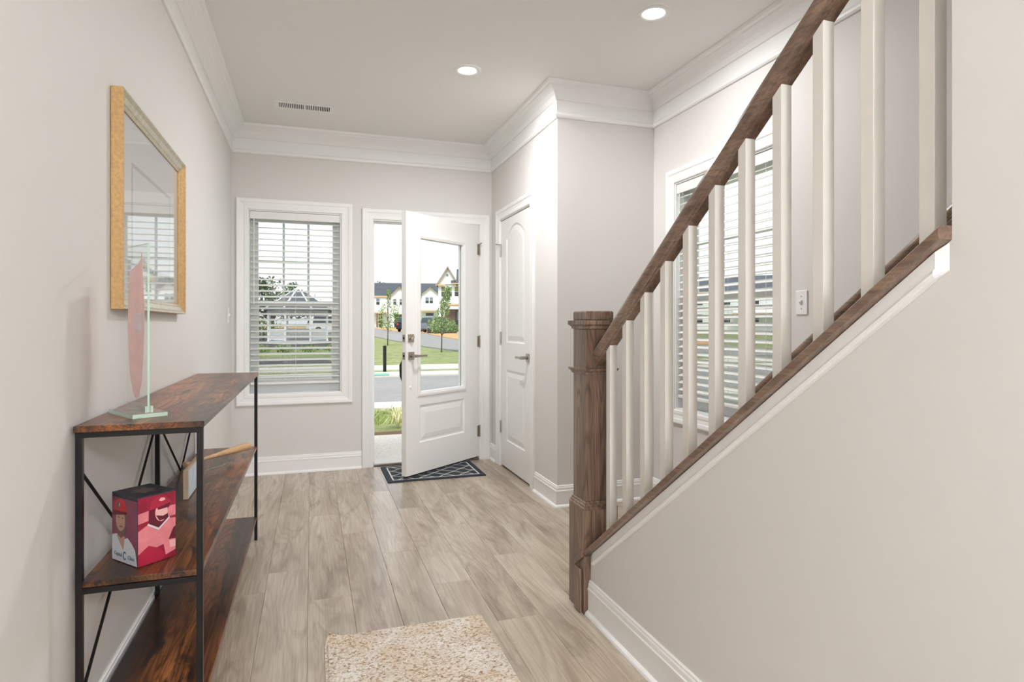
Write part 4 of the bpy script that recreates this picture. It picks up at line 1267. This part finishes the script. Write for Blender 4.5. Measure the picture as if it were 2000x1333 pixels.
for k in range(8):
    a, b = oct_[k], oct_[(k + 1) % 8]
    s = 1.16
    m = MB().add([(a[0] * s, a[1] * s, 2.28), (b[0] * s, b[1] * s, 2.28), (b[0] * .12, b[1] * .12, 3.72), (a[0] * .12, a[1] * .12, 3.72),
                  (a[0] * s, a[1] * s, 2.33), (b[0] * s, b[1] * s, 2.33), (b[0] * .12, b[1] * .12, 3.77), (a[0] * .12, a[1] * .12, 3.77)],
                 [(0, 1, 2, 3), (4, 7, 6, 5), (0, 4, 5, 1), (2, 6, 7, 3), (0, 3, 7, 4), (1, 5, 6, 2)])
    m.build('roof_panel', 'roof', gb)
    MB().bar((a[0] * 1.17, a[1] * 1.17, 2.34), (a[0] * .1, a[1] * .1, 3.79), 0.09, 0.05).build('hip_rib', 'wrap', gb)
MB().lathe([(0.26, 3.70), (0.30, 3.78), (0.12, 3.88), (0.05, 3.98), (0.02, 4.08)], (0, 0, 0), 'z', 12).build('finial', 'wrap', gb)

# ---- houses
def h_window(parent, x0, x1, z0, z1, yf, upper='winpane'):
    f = sub('window', parent, 'vinyl', (x0 - 0.06, x1 + 0.06, yf - 0.05, yf - 0.001, z0 - 0.06, z1 + 0.06))
    zm = (z0 + z1) / 2
    sub('pane', f, upper, (x0, x1, yf - 0.07, yf - 0.051, zm + 0.03, z1))
    sub('pane', f, 'windark', (x0, x1, yf - 0.07, yf - 0.051, z0, zm - 0.03))
    return f
def slab_roof(parent, p, mat='roof', name='roof', th=0.12):
    """p: 4 corner points, top surface"""
    MB().loft([[tuple(q) for q in p], [(q[0], q[1], q[2] - th) for q in p]]).build(name, mat, parent)
def gable(parent, x0, x1, z0, za, yf, back, ov=0.25):
    xa = (x0 + x1) / 2
    MB().prism([(x0, z0), (x1, z0), (xa, za)], lambda p, q, h: (p, h, q), yf, yf + back).build('gable', 'wrap', parent)
    k = (za - z0) / (xa - x0)
    for s in (-1, 1):
        xe = xa + s * (xa - x0 + ov)
        ze = za - k * (xa - x0 + ov)
        slab_roof(parent, [(xe, yf - 0.3, ze + 0.14), (xa, yf - 0.3, za + 0.14), (xa, yf + back, za + 0.14), (xe, yf + back, ze + 0.14)])
        MB().bar((xe, yf - 0.33, ze - 0.02), (xa, yf - 0.33, za - 0.02), 0.04, 0.2, up=(0, 1, 0)).build('rake_board', 'lumber', parent)

def body(parent, x0, x1, yf, yb, z0, eave):
    MB().box(x0, x1, yf, yb, z0, eave).build('wall', 'wrap', parent)
def ridge_roof(parent, x0, x1, yf, yb, eave, ridge, ov=0.35):
    ym = (yf + yb) / 2
    k = (ridge - eave) / (ym - yf)
    for s, y in ((-1, yf - ov), (1, yb + ov)):
        slab_roof(parent, [(x0 - ov, y, eave - k * ov + 0.12), (x1 + ov, y, eave - k * ov + 0.12), (x1 + ov, ym, ridge + 0.12), (x0 - ov, ym, ridge + 0.12)])
    for x in (x0, x1):
        MB().prism([(yf, eave), (yb, eave), (ym, ridge)], lambda p, q, h: (h, p, q), x - 0.05, x + 0.05).build('gable_end', 'wrap', parent)
    sub('fascia', parent, 'lumber', (x0 - ov, x1 + ov, yf - ov - 0.03, yf - ov - 0.001, eave - k * ov - 0.1, eave - k * ov + 0.1))
def porch(parent, x0, x1, yf, z, dep=1.6):
    slab_roof(parent, [(x0, yf - dep, z), (x1, yf - dep, z), (x1, yf, z + 0.6), (x0, yf, z + 0.6)], 'wrap', 'porch_roof', 0.1)
    sub('porch_beam', parent, 'lumber', (x0, x1, yf - dep, yf - dep + 0.15, z - 0.33, z - 0.1))

zg = gz(105)
hA = tag(empty('townhouse', (0, 0, 0)), 'white unfinished townhouse seen through the doorway gap beside the door', 'house', 'new townhouses')
yf = 105
body(hA, 8.8, 16.1, yf, yf + 9, zg - 0.5, 6.2)
ridge_roof(hA, 8.8, 16.1, yf, yf + 9, 6.2, 8.5)
gable(hA, 12.9, 15.6, 6.3, 7.65, yf - 0.6, 5)
sub('bay_wall', hA, 'wrap', (12.9, 15.6, yf - 0.6, yf - 0.001, zg - 0.5, 6.3))
h_window(hA, 10.4, 10.95, 4.6, 5.65, yf); h_window(hA, 13.25, 13.75, 4.6, 5.6, yf - 0.6); h_window(hA, 14.3, 14.8, 4.6, 5.6, yf - 0.6)
porch(hA, 8.8, 12.4, yf, 3.45)
sub('entry_door', hA, 'trim', (9.5, 10.4, yf - 0.06, yf - 0.001, zg, 3.05))
sub('entry_recess', hA, 'brickred', (10.85, 11.4, yf - 0.06, yf - 0.001, zg, 3.05))
sub('porch_post', hA, 'brickred', (10.5, 10.75, yf - 1.5, yf - 1.3, zg, 3.1))
sub('garage_door', hA, 'windark', (13.4, 15.2, yf - 0.66, yf - 0.601, zg, 3.0))
hB = tag(empty('townhouse', (0, 0, 0)), 'white townhouse with a small gable behind the parked car', 'house', 'new townhouses')
body(hB, 17.1, 24.6, yf, yf + 9, zg - 0.5, 6.3)
ridge_roof(hB, 17.1, 24.6, yf, yf + 9, 6.3, 8.5)
gable(hB, 18.0, 20.8, 6.45, 7.6, yf - 0.6, 5)
sub('bay_wall', hB, 'wrap', (18.0, 20.8, yf - 0.6, yf - 0.001, zg - 0.5, 6.45))
h_window(hB, 18.65, 19.2, 4.9, 5.9, yf - 0.6); h_window(hB, 19.35, 19.9, 4.9, 5.9, yf - 0.6)
porch(hB, 17.2, 21.5, yf - 0.6, 3.8)
sub('garage_window', hB, 'windark', (18.7, 20.0, yf - 0.66, yf - 0.601, 2.75, 3.2))
zr = gz(78)
hC = tag(empty('townhouse', (0, 0, 0)), 'tall white house with lumber-edged front gable seen in the door glass', 'house', 'new townhouses')
yf = 78
body(hC, 15.55, 23.5, yf, yf + 10, zr - 0.5, 6.4)
ridge_roof(hC, 18.2, 23.5, yf + 0.2, yf + 9.8, 6.4, 8.75)
gable(hC, 15.45, 18.1, 6.45, 8.6, yf - 0.2, 8, 0.15)
sub('soffit_return', hC, 'lumber', (15.25, 16.5, yf - 0.5, yf - 0.21, 6.24, 6.45))
br = slab_roof(hC, [(17.2, yf - 0.8, 6.62), (18.6, yf - 0.8, 6.62), (18.6, yf - 0.2, 6.95), (17.2, yf - 0.2, 6.95)], 'roof', 'bracket_roof', 0.06)
sub('bracket_board', hC, 'lumber', (17.2, 18.6, yf - 0.82, yf - 0.21, 6.44, 6.55))
MB().lathe([(0.16, -0.05), (0.16, 0.0)], (16.72, yf - 0.2, 7.62), 'y', 16).build('vent', 'winpane', hC)
for x0, x1 in ((15.95, 16.42), (16.85, 17.3), (17.67, 18.2)): h_window(hC, x0, x1, 4.9, 6.1, yf, 'grass')
porch(hC, 16.3, 22, yf, 4.0, 1.2)
sub('porch_lintel', hC, 'wrap', (16.4, 22, yf - 1.1, yf - 0.9, 3.2, 3.6))
sub('brick_front', hC, 'brickred', (16.4, 22, yf - 0.05, yf - 0.001, zr - 0.3, 3.2))
d_ = sub('entry_door', hC, 'windark', (17.75, 18.35, yf - 0.1, yf - 0.051, zr, 3.05))
sub('door_glass', d_, 'winpane', (17.98, 18.12, yf - 0.12, yf - 0.101, 1.8, 2.9))
def turn(e, cx, cy, deg):
    c, sn = math.cos(R(deg)), math.sin(R(deg))
    e.rotation_euler = (0, 0, R(deg))
    e.location = (cx - (c * cx - sn * cy), cy - (sn * cx + c * cy), 0)
turn(hC, 16.8, 78, -14)
turn(hA, 16.6, 105, -9)
turn(hB, 16.6, 105, -9)
# houses seen through the side window
def side_house(label, loc, rz, wd_, hgt, n):
    e = tag(empty('townhouse', loc, rz), label, 'house', 'new townhouses')
    body(e, -wd_ / 2, wd_ / 2, 0, 9, -0.8, hgt)
    ridge_roof(e, -wd_ / 2, wd_ / 2, 0, 9, hgt, hgt + 2.1)
    for i in range(n):
        x = -wd_ / 2 + wd_ * (i + 0.5) / n
        h_window(e, x - 0.45, x + 0.45, hgt - 1.75, hgt - 0.5, 0)
        h_window(e, x - 0.45, x + 0.45, hgt - 4.4, hgt - 3.0, 0)
    porch(e, -wd_ / 4, wd_ / 4, 0, 2.6)
side_house('white townhouse opposite the side window', (56, 62, gz(62)), R(-42), 24, 5.4, 7)
side_house('white townhouse farther along from the side window', (34, 84, gz(84)), R(-24), 14, 5.4, 4)

# ---- vehicles
def vehicle(label, loc, rz, paint_, cat, tall=1.0, nm='car'):
    """length along local x, nose at +x"""
    e = tag(empty(nm, loc, rz), label, cat)
    hl, hw_ = 2.3, 0.92
    low = [(-hl, 0.42), (-hl + 0.02, 0.78), (-hl + 0.08, 0.98), (0.75, 0.98), (hl - 0.25, 0.86), (hl, 0.68), (hl, 0.36), (hl - 0.1, 0.3), (-hl + 0.08, 0.3)]
    MB().loft([[(x, y, z) for x, z in low] for y in (-hw_, hw_)]).build('body', paint_, e, bevel=0.06)
    gh = [(-hl + 0.1, 0.985), (-hl + 0.32, 1.62 * tall), (-hl + 0.5, 1.68 * tall), (0.05, 1.68 * tall), (0.85, 0.985)]
    k = 0.8
    MB().loft([[(x, s * (hw_ - 0.03 if z < 1.1 else hw_ * k), z) for x, z in gh] for s in (-1, 1)]).build('cabin', paint_, e, bevel=0.03)
    for s in (-1, 1):
        g = [(-hl + 0.36, 1.06), (-hl + 0.5, 1.52 * tall), (0.0, 1.52 * tall), (0.55, 1.06)]
        yy = lambda z: s * (hw_ - 0.03 + (hw_ * k - hw_ + 0.03) * (z - 0.985) / (1.68 * tall - 0.985)) + s * 0.012
        MB().loft([[(x, yy(z), z) for x, z in g], [(x, yy(z) - s * 0.02, z) for x, z in g]]).build('side_glass', 'carglass', e)
        MB().box(-hl - 0.012, -hl + 0.1, s * 0.72 - 0.1, s * 0.72 + 0.1, 0.78, 0.97).build('tail_light', 'tail', e)
        for x in (-1.4, 1.42):
            wv = MB().lathe([(0.30, -0.11), (0.345, -0.08), (0.345, 0.08), (0.30, 0.11)], (x, s * 0.84, 0.345), 'y', 18).build('wheel', 'tyre', e)
            MB().lathe([(0.20, 0.0), (0.18, s * 0.02)], (x, s * 0.951, 0.345), 'y', 14).build('hub', 'nickel', wv)
    MB().loft([[(-hl + 0.10 + a, y * 0.74, 1.08), (-hl + 0.29 + a, y * 0.7, 1.55 * tall)] for y, a in ((-1, 0), (1, 0))], cap=False, closed=False).build('rear_glass', 'carglass', e)
    return e
vehicle('grey sport utility car parked before the houses', (13.55, 67.5, gz(67.5) + 0.11), R(38), 'carsilver', 'car', 1.02)
vehicle('dark car parked at the left edge of the door glass', (10.9, 71, gz(71) + 0.11), R(62), 'cardark', 'car', 1.0)
vehicle('white van parked beyond the gazebo', (1.9, 66, gz(66) + 0.06), R(10), 'carwhite', 'van', 1.15, 'van')
vehicle('yellow work truck parked beyond the gazebo rail', (5.2, 82, gz(82) + 0.06), R(0), 'caryellow', 'truck', 1.1, 'truck')
sf = tag(empty('silt_fence', (13.2, 64.2, gz(64.2) + 0.08)), 'low black silt fence along the kerb in front of the parked car', 'fence')
for k in range(4):
    sub('fabric_panel', sf, 'silt', (-1.6 + 0.8 * k, -0.81 + 0.8 * k, -0.01, 0.01, 0, 0.55))
for k in range(5):
    sub('stake', sf, 'lumber', (-1.63 + 0.8 * k, -1.59 + 0.8 * k, 0.011, 0.04, 0, 0.65))
